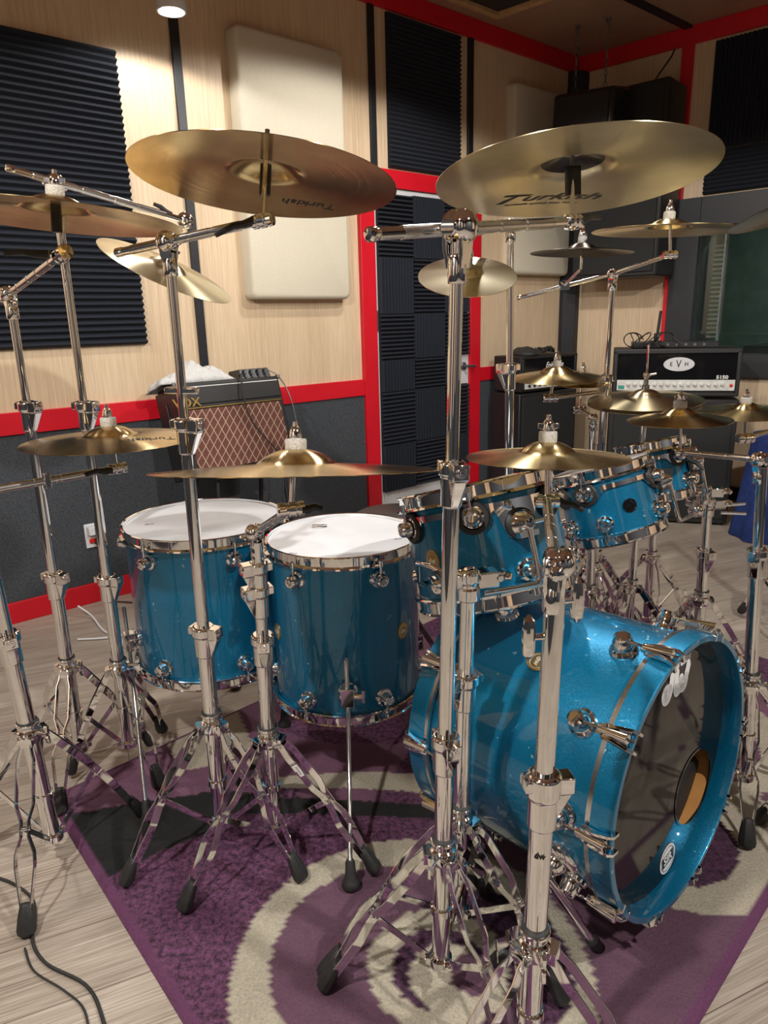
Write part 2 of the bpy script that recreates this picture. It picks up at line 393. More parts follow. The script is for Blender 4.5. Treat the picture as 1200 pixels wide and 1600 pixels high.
# right wall around the control room window opening
WT0, WT1, WZ0, WZ1 = .93, 2.75, .98, 1.80
struct('wall_right', join(wbox(Rw, -.1, WT0, -.1, 3.1, -.1, 0), wbox(Rw, WT1, 4.9, -.1, 3.1, -.1, 0),
       wbox(Rw, WT0, WT1, -.1, WZ0, -.1, 0), wbox(Rw, WT0, WT1, WZ1, 3.1, -.1, 0)), BIRCH)
def wallseg(name, p, q):
    d = (q-p).normalized(); n = V((d.y, -d.x, 0)); m_ = MB()
    b = [p-d*.1, q+d*.1, q+d*.1+n*.1, p-d*.1+n*.1]; b = [x+Z*-.1 for x in b]
    m_.hexa(b, [x+Z*3.2 for x in b]); struct(name, m_, STRIPED)
wallseg('wall_back', Lw(-2.6, 0), V((.9, -2.6, 0))); wallseg('wall_side', V((.9, -2.6, 0)), Rw(4.8, 0))
# grey carpet on the lower part of the walls
struct('trim_1', join(wbox(Lw, -2.6, 1.84, 0, .84, 0, .012), wbox(Lw, 2.855, 3.88, 0, .85, 0, .012)), CARPET)
# red rails, skirting, crown and posts
struct('trim_3', join(wbox(Lw, -2.6, 1.84, .834, .928, 0, .022), wbox(Lw, 2.855, 3.85, .845, .935, 0, .022)), RED, .002)
struct('baseboard_left', join(wbox(Lw, -2.6, 1.84, 0, .096, 0, .024), wbox(Lw, 2.855, 3.85, 0, .096, 0, .024)), RED, .002)
struct('baseboard_right', wbox(Rw, .8, 4.8, 0, .096, 0, .024), BLACKP, .002)
struct('trim_4', wbox(Lw, -2.6, 3.88, 2.895, 2.999, 0, .024), RED, .002)
struct('trim_5', wbox(Rw, 0, 4.8, 2.895, 2.999, 0, .026), RED, .002)
struct('trim_6', wbox(Rw, .728, .80, 0, 2.895, 0, .03), RED, .002)
for i, (a, b, z0, z1) in enumerate(((.801, .842, .93, 2.895), (1.949, 1.990, 2.10, 2.895), (2.738, 2.783, 2.10, 2.895), (-1.05, -1.01, .93, 2.895))):
    struct('trim_%d' % (8+i), wbox(Lw, a, b, z0, z1, 0, .018), BLACKP, .002)
# black corner post
mb = MB(); b = [Lw(3.767, .85, .0), Lw(3.767, .85, .03), Rw(.085, .85, .06), Rw(.085, .85, 0)]
mb.hexa(b, [p+Z*2.045 for p in b]); struct('trim_12', mb, BLACKP, .002)
# ceiling strip
def cpt(x, y, z=CZ): return V((x, y, z))
p, q = V((.35, 3.63, 0)), V((2.06, 5.085, 0)); d = (q-p).normalized(); n = V((-d.y, d.x, 0))
mb = MB(); b = [p+Z*2.985, q+Z*2.985, q+n*.05+Z*2.985, p+n*.05+Z*2.985]; mb.hexa(b, [x+Z*.016 for x in b]); struct('trim_13', mb, BLACKP)

# door with white leaf, red frame and foam tiles
struct('trim_14', join(wbox(Lw, 1.84, 1.945, 0, 2.095, 0, .03), wbox(Lw, 2.755, 2.855, 0, 2.095, 0, .03), wbox(Lw, 1.945, 2.755, 1.999, 2.095, 0, .03)), RED, .002)
door = struct('door_1', wbox(Lw, 1.947, 2.753, .01, 1.998, -.004, .014), WHITEP, .002)
mb = MB()
hc = Lw(2.70, .955, .014)
mb.cyl(hc, hc-N1*.012, .026, ch=.003); mb.cyl(hc-N1*.01, hc-N1*.05, .009); mb.cyl(hc-N1*.048, hc-N1*.048+D1*-.0, .009)
mb.sweep([hc-N1*.048-D1*.005, hc-N1*.05+D1*.03, hc-N1*.048+D1*.075+Z*-.004], .008, 10)
o = mesh_obj('door_handle', mb, STEEL); o.parent = door
mb = wbox(Lw, 1.952, 1.962, 1.2, 1.32, .012, .02); o = mesh_obj('door_hinge', mb, STEEL); o.parent = door

def foam(F, a0, a1, z0, z1, horiz=True, pitch_=.0345, depth=.05, base=.018, notch=None):
    """wedge foam: ridges run along a (horizontal) or z (vertical)"""
    m_ = MB(); L = (z1-z0) if horiz else (a1-a0); n = max(1, round(L/pitch_)); p = L/n
    prof = [(0, 0)]
    for i in range(n): prof += [(i*p+p*.08, base), (i*p+p*.5, depth), (i*p+p*.58, depth), (i*p+p*.98, base)] if horiz else [(i*p, base), (i*p+p*.45, depth), (i*p+p*.55, depth)]
    prof += [(L, base), (L, 0)]
    k = len(prof)
    if horiz: vs = [F(a0, z1-t, d) for t, d in prof]+[F(a1, z1-t, d) for t, d in prof]
    else: vs = [F(a0+t, z0, d) for t, d in prof]+[F(a0+t, z1, d) for t, d in prof]
    fs = [(i, (i+1) % k, k+(i+1) % k, k+i) for i in range(k)]+[tuple(range(k-1, -1, -1)), tuple(range(k, 2*k))]
    m_.add(vs, fs); return m_
def foam_thing(mb, label, loc, group=None, name='acoustic_foam_panel', cat='foam panel'):
    return solo(name, mb, FOAM, label, cat, loc, group, ang=20)
foam_thing(foam(Lw, -.66, .535, 1.187, 2.402, True, .0279, .036), 'large charcoal acoustic foam panel with horizontal ridges at the left edge, above the red rail', Lw(-.06, 1.187))
foam_thing(foam(Lw, 2.08, 2.66, 2.11, 2.885, True, .0245, .032), 'upright charcoal acoustic foam panel above the white door', Lw(2.37, 2.11))
foam_thing(foam(Rw, .93, 1.53, 2.265, 2.875, False, .026, .036), 'charcoal foam panel with vertical ridges high on the right wall, beside the red post', Rw(1.2, 2.265))
foam_thing(foam(Rw, .93, 1.53, 2.0, 2.262, True, .026, .036), 'short charcoal foam strip with horizontal ridges directly above the control room window', Rw(1.2, 2.0))
foam_thing(foam(Rw, 1.535, 2.14, 2.0, 2.875, False, .026, .036), 'charcoal foam panel right of the vertical-ridged one, cut by the right picture edge', Rw(1.8, 2.0))
# tiles on the door, alternating ridge direction
ty = [(.215, .51), (.512, .84), (.842, 1.03), (1.032, 1.30), (1.302, 1.62), (1.622, 1.968)]
for r, (z0, z1) in enumerate(ty):
    for c, (a0, a1) in enumerate(((1.965, 2.235), (2.237, 2.505), (2.507, 2.735))):
        if r == 2 and c == 2: a1 = 2.64
        if r == 0 and c == 2: pass
        o = foam_thing(foam(Lw, a0, a1, z0, z1, (r+c) % 2 == 1, .0245, .034, .012), '%s charcoal foam tile with %s ridges in the %s row on the white door' % (
            ('left', 'middle', 'right')[c], ('upright', 'level')[(r+c) % 2], ('lowest', 'second', 'third, handle-height', 'fourth', 'fifth', 'top')[r]), Lw(a0, z0), 'foam tiles glued to the door', 'foam_tile', 'foam tile')
        o.location -= N1*.014

# cream fabric absorbers
def absorber(a0, a1, z0, z1, th, label, frameF=Lw):
    r = .03; pts = []
    for cx_, cz, s0 in ((a1-r, z1-r, 0), (a0+r, z1-r, 90), (a0+r, z0+r, 180), (a1-r, z0+r, 270)):
        for k in range(5):
            a = rad(s0+k*22.5); pts.append((cx_+r*cos(a), cz+r*sin(a)))
    m_ = MB(); n = len(pts); vs = []; cxm, czm = (a0+a1)/2, (z0+z1)/2
    for off, sc in ((.0, 1), (th-.02, 1), (th-.006, .985), (th, .955)):
        for x, z in pts: vs.append(frameF(cxm+(x-cxm)*(1-(1-sc)*1.2), czm+(z-czm)*(1-(1-sc)*.7), off))
    fs = [(j*n+i, j*n+(i+1) % n, (j+1)*n+(i+1) % n, (j+1)*n+i) for j in range(3) for i in range(n)]
    fs += [tuple(range(n)), tuple(3*n+i for i in range(n))]
    m_.add(vs, fs); return solo('fabric_absorber', m_, FABRIC, label, 'acoustic panel', frameF(cxm, z0), ang=50)
absorber(1.085, 1.713, 1.385, 2.605, .085, 'cream fabric acoustic absorber hanging above the brown-grilled amplifier')
absorber(3.114, 3.765, 1.545, 2.714, .075, 'cream fabric acoustic absorber by the room corner, right of the door')

# ceiling light frame of pale wood
Pc = V((.745, 4.79, 0)); a_ = -D1; b_ = D2
t = thing('ceiling_light_box', 'square light wood frame set in the ceiling with dark inside at top edge', 'ceiling frame', Pc+Z*2.96)
mb = MB()
for (s0, s1, u0_, u1) in ((0, .62, 0, .045), (0, .62, .575, .62), (0, .045, .045, .575), (.575, .62, .045, .575)):
    b = [Pc+a_*s0+b_*u0_, Pc+a_*s1+b_*u0_, Pc+a_*s1+b_*u1, Pc+a_*s0+b_*u1]; mb.hexa([x+Z*2.965 for x in b], [x+Z*2.999 for x in b])
part('frame', mb, OAKTRIM, t, .002)
mb = MB(); b = [Pc+a_*.045+b_*.045, Pc+a_*.575+b_*.045, Pc+a_*.575+b_*.575, Pc+a_*.045+b_*.575]; mb.hexa([x+Z*2.985 for x in b], [x+Z*2.999 for x in b])
part('inner_panel', mb, BLACKP, t)

# can lamps
def can(loc, label, power=None):
    t = thing('can_lamp', label, 'lamp', loc, 'ceiling can lamps'); p = V(loc)
    mb = MB(); mb.lathe(p, (0, 0, 1), [(.052, -.02), (.058, -.02), (.058, .10), (.05, .115), (.005, .115), (.005, .11), (.046, .10), (.052, .0)], 28, close=True)
    part('housing', mb, WHITEP, t)
    mb = MB(); mb.lathe(p, (0, 0, 1), [(.0, -.008), (.03, -.006), (.045, .004), (.045, .02), (.0, .03)], 24); part('bulb', mb, BULB, t)
    mb = MB(); mb.cyl(p+Z*.11, V((p.x, p.y, CZ)), .008); part('stem', mb, WHITEP, t)
    return t
can((-.80, 3.26, 2.50), 'lit white can lamp hanging near the left wall at the top edge')
spot((-.80, 3.26, 2.465), 14, size=160, r=.04)

# ------------------------------------------------------------ control room window
fr = struct('window_1', join(wbox(Rw, .76, .935, .84, 1.985, 0, .045), wbox(Rw, .935, 2.9, 1.80, 1.985, 0, .045), wbox(Rw, .935, 2.9, .84, .985, 0, .045), wbox(Rw, 2.74, 2.9, .985, 1.8, 0, .045)), mat('dark_grey_frame', srgb(38, 40, 43), .5), .003)
def sub(name, mb, m, parent, bevel=0):
    o = mesh_obj(name, mb, m, (0, 0, 0), 35, bevel); o.parent = parent; return o
sub('window_pane', wbox(Rw, .935, 2.74, .985, 1.80, -.06, -.05), GLASS, fr)
sub('window_jamb', join(wbox(Rw, .925, .94, .985, 1.8, -.3, 0), wbox(Rw, .93, 2.75, .97, .985, -.3, 0), wbox(Rw, .93, 2.75, 1.8, 1.815, -.3, 0)), BLACKP, fr)
sub('mullion', wbox(Rw, 1.075, 1.085, .985, 1.8, -.075, -.045), STEEL, fr)
# control room beyond the glass
CR = noisy('control_room_wall', srgb(70, 82, 76), srgb(86, 98, 90), 8, .8, 0)
struct('wall_control_room', join(wbox(Rw, .3, 5.2, 0, 3, -2.4, -2.3), wbox(Rw, .2, .3, 0, 3, -2.4, -.1), wbox(Rw, 5.2, 5.3, 0, 3, -2.4, -.1)), CR)
struct('floor_control_room', wbox(Rw, .2, 5.3, -.05, 0, -2.4, -.1), CARPET); struct('ceiling_control_room', wbox(Rw, .2, 5.3, 2.6, 2.7, -2.4, -.1), CR)
t = thing('window_blind', 'grey green slatted blind seen through the control room glass', 'blind', Rw(2.2, 1.4, -1.2))
for i in range(22):
    part('slat', wbox(Rw, 1.35, 3.2, 1.50+i*.03, 1.517+i*.03, -1.215, -1.2), noisy('slat_paint', srgb(120, 138, 128), srgb(130, 148, 138), 9, .5, 0) if i == 0 else bpy.data.materials['slat_paint'], t)
t = thing('narrow_blind', 'narrow column of pale slats by the left jamb inside the control room window', 'blind', Rw(1.0, .98, -.2))
for i in range(24):
    part('slat', wbox(Rw, .965, 1.045, 1.0+i*.03, 1.011+i*.03, -.2, -.18), bpy.data.materials['slat_paint'], t)
mb = join(wbox(Rw, 1.30, 1.335, 1.3, 2.3, -.9, -.86)); solo('red_post', mb, RED, 'thin red post seen through the control room glass beside the blind', 'post', Rw(1.3, 1.3, -.9))
mb = join(wbox(Rw, 1.2, 3.4, .98, 1.03, -.85, -.25), wbox(Rw, 1.25, 1.3, 0, .98, -.85, -.8), wbox(Rw, 3.3, 3.35, 0, .98, -.85, -.8))
solo('control_desk', mb, PLASTIC, 'dark control room desk behind the window glass', 'desk', Rw(2.2, 0, -.5), bevel=.004)
mb = MB(); c_ = Rw(1.38, 1.03, -.5); mb.lathe(c_, Z, [(0.0, .055), (.04, .05), (.07, .03), (.075, .0), (0, 0)][::-1], 24)
solo('desk_light', mb, DIMLAMP, 'small pale dome light on the control desk behind the glass', 'light', c_)
l = bpy.data.lights.new('control_room_light', 'AREA'); l.energy = 45; l.size = .6; l.color = (.8, 1, .92)
o = bpy.data.objects.new('control_room_light', l); COL.objects.link(o); o.location = Rw(2.3, 2.55, -1.6)

# ------------------------------------------------------------ rug
def build_rug():
    L0 = V((-.96, 1.69, 0)); e1 = V((.643, -.766, 0)).normalized(); e2 = V((.713, .70, 0)).normalized()
    W, H_ = 1.56, 2.28; step = .0085; nx, ny = int(W/step), int(H_/step)
    MAU = srgb(98, 68, 86); PUR = srgb(104, 62, 94); DPU = srgb(78, 44, 72); BEI = srgb(176, 168, 150); BLK = srgb(24, 25, 25); EDG = srgb(100, 56, 90); LIL = srgb(112, 76, 98)
    def inpoly(x, y, P):
        c = False; j = len(P)-1
        for i in range(len(P)):
            if (P[i][1] > y) != (P[j][1] > y) and x < (P[j][0]-P[i][0])*(y-P[i][1])/(P[j][1]-P[i][1])+P[i][0]: c = not c
            j = i
        return c
    D = lambda x, y, a, b: sqrt((x-a)**2+(y-b)**2)
    beige_band = [(-.35, 1.748), (-.1, 1.765), (.09, 1.746), (.3, 1.69), (.55, 1.56), (.60, 1.48), (.3, 1.60), (.085, 1.662), (-.1, 1.69), (-.35, 1.70)]
    black = [(-.90, 1.60), (-.67, 1.657), (-.47, 1.70), (-.30, 1.66), (.08, 1.617), (.3, 1.55), (.5, 1.45), (.5, 1.40), (.3, 1.50), (.096, 1.559), (-.293, 1.591), (-.42, 1.60), (-.467, 1.533), (-.575, 1.465), (-.70, 1.36), (-.86, 1.50), (-.93, 1.58)]
    topbeige = [(-.72, 1.96), (-.60, 1.79), (-.50, 1.82), (-.42, 1.90), (-.47, 2.02), (-.52, 2.14)]
    def col(x, y, u, v):
        wob = .006*mnoise.noise((x*60, y*60, 0)); wob2 = .006*mnoise.noise((x*60, y*60, 9)); x += wob; y += wob2
        if u < .022 or v < .022 or u > W-.022 or v > H_-.022: return EDG
        if D(x, y, .154, 1.105) < .048: return MAU
        if D(x, y, .105, 1.10) < .080: return BEI
        if D(x, y, .09, 1.12) < .0965: return DPU
        if D(x, y, .085, 1.125) < .142: return BEI
        if D(x, y, .17, 1.13) < .185 and x > .06: return DPU if y > 1.0 else MAU
        if D(x, y, -.012, 1.153) < .2435: return MAU
        if D(x, y, .03, 1.125) < .36: return BEI
        # second motif right
        if D(x, y, .73, 1.50) < .275:
            if D(x, y, .68, 1.475) < .165: return DPU
            return BEI
        if D(x, y, .85, 1.95) < .36:
            if D(x, y, .87, 1.90) < .24: return MAU if D(x, y, .9, 1.9) > .12 else BLK
            return BEI
        if inpoly(x, y, black): return BLK
        if inpoly(x, y, beige_band): return BEI
        if inpoly(x, y, topbeige): return BEI
        if y > 1.62 and x < -.35: return LIL
        if x < .1 and y < 1.62: return PUR if D(x, y, .03, 1.125) < .75 else PUR
        if x > -.35 and y > 1.62: return PUR if mnoise.noise((x*3, y*3, 4)) > -.1 else LIL
        return MAU
    vs = []; cols = []; fs = []
    for j in range(ny+1):
        for i in range(nx+1):
            u, v = W*i/nx, H_*j/ny; p = L0+e1*u+e2*v
            ed = min(u, v, W-u, H_-v)
            h = .0125*min(1, (ed/.012)**.5 if ed > 0 else 0)+.0018*mnoise.noise((p.x*90, p.y*90, 0))*(ed > .01)+.003*max(0, mnoise.noise((p.x*3, p.y*3, 2)))*(ed > .01)
            vs.append(V((p.x, p.y, max(.001, h)))); cc = col(p.x, p.y, u, v); cols.append((*cc, 1.0 if cc in (PUR, DPU) else 0.0))
    for j in range(ny):
        for i in range(nx):
            a = j*(nx+1)+i; fs.append((a, a+1, a+nx+2, a+nx+1))
    m_ = MB(); m_.v = vs; m_.f = fs
    loc = L0+e1*W/2+e2*H_/2
    o = solo('area_rug', m_, RUGM, 'purple shaggy area rug with beige and black swirls under the drum kit', 'rug', loc, ang=180)
    at = o.data.color_attributes.new('pattern', 'FLOAT_COLOR', 'POINT')
    flat = []
    for c in cols: flat += c
    at.data.foreach_set('color', flat)
build_rug()

# ------------------------------------------------------------ drums
def lug(parent, c, rd, ax, top, hoop_z, R, dark=False, long_rod=0):
    """round turret lug on a shell: c on the shell surface, rd outward, ax towards its hoop"""
    m_ = MB(); m_.lathe(c-rd*.003, rd, [(.0235, 0), (.0245, .004), (.0225, .009), (.0175, .011), (.0175, .024), (.0155, .028), (.0155, .033), (.0125, .036), (.008, .0365), (.007, .034), (0, .034)], 28)
    lg = part('lug', m_, CHROME, parent, ang=30)
    if dark:
        m_ = MB(); m_.lathe(c-rd*.003, rd, [(.024, 0), (.034, .002), (.034, .009), (.031, .012), (.024, .012)], 28, close=True); part('rubber_ring', m_, RUBBER, lg)
    m_ = MB(); a = c+rd*.017; b = a+ax*hoop_z; m_.cyl(a, b+ax*.004, .0028, n=10); m_.cyl(b-ax*.004, b+ax*.012, .0055, n=10, ch=.001)
    part('tension_rod', m_, CHROME, lg)
    return lg
def hoop(parent, c, n, R, up, name='hoop'):
    """flanged metal hoop round the head plane at c; up=+1 top, -1 bottom"""
    a = n*up; m_ = MB()
    m_.lathe(c, a, [(R+.0015, .010), (R+.006, .012), (R+.0085, .010), (R+.0045, .007), (R+.0045, -.014), (R+.013, -.017), (R+.014, -.021), (R+.009, -.023), (R+.0015, -.019)], 96, close=True)
    return part(name, m_, CHROME, parent, ang=40)
def badge(parent, c, rd, up, r=.019, m=None):
    m_ = MB(); m_.lathe(c-rd*.002, rd, [(r*.72, 0), (r, .0), (r, .0035), (r*.9, .0045), (0, .0045)], 28)
    for i, v in enumerate(m_.v):   # oval
        q = v-c; m_.v[i] = v+up*(q.dot(up)*.22)
    b = part('badge', m_, m or BADGE, parent, label='round metal badge')
    ex = up.cross(rd); t_ = text_mb('dw', .017, ex, up, c+rd*.0028, .0004, bold=.0006); part('badge_print', t_, BADGEDARK, b)
    m_ = MB(); m_.lathe(c+rd*.0025, rd, [(r*.78, 0), (r*.83, 0), (r*.83, .0006), (r*.78, .0006)], 28, close=True); part('badge_ring', m_, BADGEDARK, b)
def axes(n, towards=V((0, -1, 0))):
    e = (towards-n*towards.dot(n)).normalized(); g = n.cross(e); return e, g
def drum(name, label, top, n, R, h, lugs_top, lugs_bot, lug_dt=.055, dark=False, rings=False, headm=HEAD, cat='drum', group='blue toms of the drum kit', badge_az=None, e0=None):
    n = V(n).normalized(); top = V(top); bot = top-n*h; e, g = axes(n)
    if e0 is not None: e = e0; g = n.cross(e)
    t = thing(name, label, cat, bot, group)
    m_ = MB(); m_.lathe(bot, n, [(R, .006), (R, h-.006), (R-.003, h-.003), (R-.008, h-.008), (R-.008, .008), (R-.003, .003)], 96, close=True); part('shell', m_, BLUE, t)
    rd_ = lambda a: e*cos(rad(a))+g*sin(rad(a))
    hoop(t, top, n, R, 1, 'top_hoop'); hoop(t, bot, n, R, -1, 'bottom_hoop')
    m_ = MB(); m_.lathe(top, n, [(R+.001, -.004), (R+.001, .002), (R-.003, .003), (0, .003)], 96); hd = part('drumhead', m_, headm, t)
    m_ = MB(); m_.lathe(bot, -n, [(R+.001, -.004), (R+.001, .002), (R-.003, .003), (0, .003)], 96); part('resonant_head', m_, HEAD, t)
    for a in lugs_top: lug(t, top-n*lug_dt+rd_(a)*R, rd_(a), n, 1, lug_dt-.016, R, dark)
    for a in lugs_bot: lug(t, bot+n*lug_dt+rd_(a)*R, rd_(a), -n, 0, lug_dt-.016, R)
    if badge_az is not None:
        for a, f in badge_az: badge(t, top-n*h*f+rd_(a)*R, rd_(a), n)
    return t, e, g, n, rd_, bot
def floor_leg(t, c, rd, z0, foot, R, tip=.11):
    """bracket on the shell at c and a bent knurled leg down to foot"""
    m_ = MB(); m_.lathe(c-rd*.002, rd, [(.026, 0), (.026, .006), (.022, .01), (.012, .012), (.012, .03), (0, .03)], 24)
    side = Z.cross(rd)
    m_.box(c+rd*.026, (.034, .030, .05), side, rd, Z); m_.cyl(c+rd*.03-side*.02, c+rd*.03+side*.036, .008)
    m_.box(c+rd*.03+side*.04, (.008, .012, .034), side, rd, Z)
    br = part('leg_bracket', m_, CHROME, t, .0015)
    a = c+rd*.03; f = V(foot); kn = a-Z*.07
    pts = [a+Z*tip, a+Z*(tip-.01), a, kn, kn+(f-kn)*.5+Z*.01, f+Z*.055+(kn-f)*.02]
    lg = MB(); lg.sweep(pts, [.0025, .0058, .0058, .0058, .0055, .0055], 14); L = part('leg', lg, CHROME2, t, ang=60)
    m_ = MB(); m_.lathe(f+Z*.004, (kn-f).normalized()*.4+Z, [(.0, 0), (.019, 0), (.022, .008), (.020, .016), (.013, .03), (.011, .06), (.008, .066), (0, .066)], 24); part('rubber_foot', m_, RUBBER, L)
# floor tom at centre (16 inch) and left (18 inch)
t, e, g, n, rd_, bot = drum('floor_tom', 'blue sparkle floor tom with white head at centre, nearer the bass drum', (-.115, 1.84, .699), (0, 0, 1), .203, .445,
     [-32, 28, 88, 148, 208, 268], [-28, 30, 90, 150, 210, 270], cat='floor tom', badge_az=((-62, .52), (50, .50)))
floor_leg(t, V((-.105, 1.84-.203, .345)), V((0, -1, 0)), .3, (-.098, 1.33, .012), .203)
floor_leg(t, V((-.115, 1.84, .33))+rd_(118)*.203, rd_(118), .3, (.10, 2.06, .012), .203)
floor_leg(t, V((-.115, 1.84, .33))+rd_(-125)*.203, rd_(-125), .3, (-.34, 2.02, .0), .203)
FT2 = t
t, e, g, n, rd_, bot = drum('floor_tom', 'blue sparkle floor tom with white head, left of the centre one', (-.536, 2.023, .704), (0, 0, 1), .229, .425,
     [-28, 32, 92, 152, 212, 272], [-24, 34, 94, 154, 214, 274], cat='floor tom')
floor_leg(t, V((-.536, 2.023, .385))+rd_(-58)*.229, rd_(-58), .3, (-.635, 1.56, .012), .229)
floor_leg(t, V((-.536, 2.023, .36))+rd_(175)*.229, rd_(175), .3, (-.55, 2.28, 0), .229)
floor_leg(t, V((-.536, 2.023, .36))+rd_(65)*.229, rd_(65), .3, (-.28, 2.13, 0.012), .229)
# small printed marks on the heads
def headmark(par, c, s, size, rot=0):
    ex = V((cos(rot), sin(rot), 0)); ey = V((-sin(rot), cos(rot), 0))
    part('head_logo', text_mb(s, size, ex, ey, c, .0002), mat('head_print', srgb(90, 90, 92), .6), par)
headmark(FT2, V((-.235, 1.70, .7023)), 'dw', .02, -.2); headmark(FT2, V((.035, 1.80, .7023)), 'dw', .018, .3); headmark(t, V((-.69, 1.99, .7073)), 'dw', .022, .3)
m_ = MB(); c0 = V((-.185, 1.93, .706)); m_.sweep([c0+V((cos(a)*.022, sin(a)*.012, .001*sin(3*a))) for a in [k*pi/8 for k in range(16)]], .002, 6)
solo('metal_ring', m_, CHROME, 'small loose metal ring lying on the centre floor tom head', 'ring', c0)

# rack toms
def susp(t, top, n, rd_, R, a0, a1, mounts):
    """chrome suspension band below the top hoop, widening into tongues"""
    m_ = MB(); N = 72; vs = []; fs = []
    for i in range(N+1):
        a = a0+(a1-a0)*i/N; lo = .047
        for ma, w_, d_ in mounts:
            x = abs(a-ma)/w_; 
            if x < 1: lo = max(lo, .047+d_*(0.5+.5*cos(pi*max(0, (x-.45))/.55)))
        for rr, dd in ((R+.004, .034), (R+.007, .034), (R+.007, lo), (R+.004, lo)): vs.append(top-n*dd+rd_(a)*rr)
    for i in range(N):
        for k in range(4): fs.append((i*4+k, i*4+(k+1) % 4, (i+1)*4+(k+1) % 4, (i+1)*4+k))
    fs += [(3, 2, 1, 0), tuple(N*4+k for k in range(4))]
    m_.add(vs, fs); return part('suspension_band', m_, CHROME, t, ang=30)
T1 = V((.2, 1.498, .91)); n1_ = V((-.18, .24, .95)).normalized()
t, e, g, n, rd_, bot = drum('rack_tom', 'blue sparkle rack tom above the bass drum, the nearer and larger of the row', T1, n1_, .165, .232,
     [-63, -10, 50, 110, 170, 230], [-40, 20, 60, 120, 180, 240], .055, True, cat='rack tom', badge_az=((-48, .55),))
susp(t, T1, n, rd_, .165, -80, 75, ((-63, 15, .02), (-10, 15, .02), (20, 17, .062), (50, 15, .02)))
def tom_mount(t, c, rd, n, end):
    m_ = MB(); m_.lathe(c, rd, [(.032, 0), (.032, .006), (.028, .010), (.020, .012), (.020, .02), (0, .02)], 28); part('mount_plate', m_, RUBBER, t)
    sd = n.cross(rd)
    m_ = MB(); m_.lathe(c+rd*.008, rd, [(.026, 0), (.027, .006), (.023, .014), (.016, .024), (.010, .032), (0, .034)], 28); m_.box(c+rd*.02-n*.02, (.04, .022, .012), sd, rd, n)
    m_.cyl(c+rd*.028, c+rd*.028+sd*.05, .005); m_.box(c+rd*.028+sd*.05, (.006, .012, .022), sd, rd, n)
    mt = part('mount_bracket', m_, CHROME, t, .001)
    a = c+rd*.032+n*.01; b = a-n*.115; d = V(end); k1 = b+(d-b)*.12-n*.012
    m_ = MB(); m_.sweep([a, a-n*.05, b, b-n*.012+(d-b)*.04, k1, d], .006, 14); part('l_arm', m_, CHROME, t, ang=60)
tom_mount(t, T1-n*.085+rd_(20)*.172, rd_(20), n, (.185, 1.245, .765))
T2 = V((.618, 1.957, .846)); n2_ = V((-.24, .2, .95)).normalized()
t, e, g, n, rd_, bot = drum('rack_tom', 'blue sparkle rack tom right of the nearest rack tom, with black vent badge', T2, n2_, .130, .19,
     [-38, 55, 110, 170, 230, 285], [-24, 48, 108, 168, 228, 290], .05, True, cat='rack tom')
susp(t, T2, n, rd_, .13, -70, 80, ((-38, 24, .022), (55, 24, .022)))
m_ = MB(); c = T2-n*.105+rd_(8)*.13; m_.lathe(c-rd_(8)*.001, rd_(8), [(.019, 0), (.019, .004), (.017, .005), (.014, .003), (.014, .004), (.008, .005), (.007, .002), (0, .002)], 28); part('vent_badge', m_, BLACKGLOSS, t)
tom_mount(t, T2-n*.075+rd_(72)*.135, rd_(72), n, (.98, 2.12, .66))
T3 = V((.854, 2.221, .862)); n3_ = V((-.16, .22, .96)).normalized()
t, e, g, n, rd_, bot = drum('rack_tom', 'smallest blue rack tom, farthest right, partly behind its neighbour', T3, n3_, .104, .17,
     [-40, 25, 85, 150, 210, 280], [-30, 40, 95, 160, 220, 290], .045, True, cat='rack tom')
susp(t, T3, n, rd_, .104, -70, 90, ((25, 26, .02), (85, 26, .02)))
tom_mount(t, T3-n*.075+rd_(60)*.108, rd_(60), n, (1.03, 2.19, .68))

# bass drum
az, el = rad(-47.2), rad(1.9)
BN = V((cos(el)*cos(az), cos(el)*sin(az), sin(el))); BC = V((.587, 1.208, .376)); BR_ = V((.733, .679, 0)).normalized(); BU = BN.cross(BR_)
RB = .276; LB = .49
def bpt(ang, depth, r): a = rad(ang); return BC-BN*depth+(BR_*cos(a)+BU*sin(a))*r
def brd(ang): a = rad(ang); return BR_*cos(a)+BU*sin(a)
bd = thing('bass_drum', 'large blue sparkle bass drum with black front head, on the purple rug', 'bass drum', BC-BN*.24-Z*.28)
m_ = MB(); m_.lathe(BC-BN*(LB-.05), BN, [(RB, 0), (RB, LB-.10), (RB-.008, LB-.10), (RB-.008, 0)], 128, close=True); sh = part('shell', m_, BLUE, bd)
m_ = MB(); m_.lathe(BC-BN*(LB-.046), BN, [(RB-.0065, 0), (RB-.0065, LB-.0905), (RB-.0105, LB-.0905), (RB-.0105, 0)], 96, close=True); part('inner_ply', m_, MAPLE, sh, label='tan maple inside of the shell')
for nm, d0, d1 in (('front_hoop', 0, .043), ('rear_hoop', LB-.043, LB)):
    m_ = MB(); m_.lathe(BC-BN*d1, BN, [(.290, 0), (.290, d1-d0-.002), (.288, d1-d0), (.2775, d1-d0), (.2765, d1-d0-.002), (.2765, 0)], 128, close=True); part(nm, m_, BLUE, bd)
for nm, d in (('front_head_rim', .0475), ('rear_head_rim', LB-.0475)):
    m_ = MB(); m_.lathe(BC-BN*(d+.006), BN, [(.279, 0), (.2875, 0), (.2875, .010), (.279, .010)], 128, close=True); part(nm, m_, CHROME2, bd)
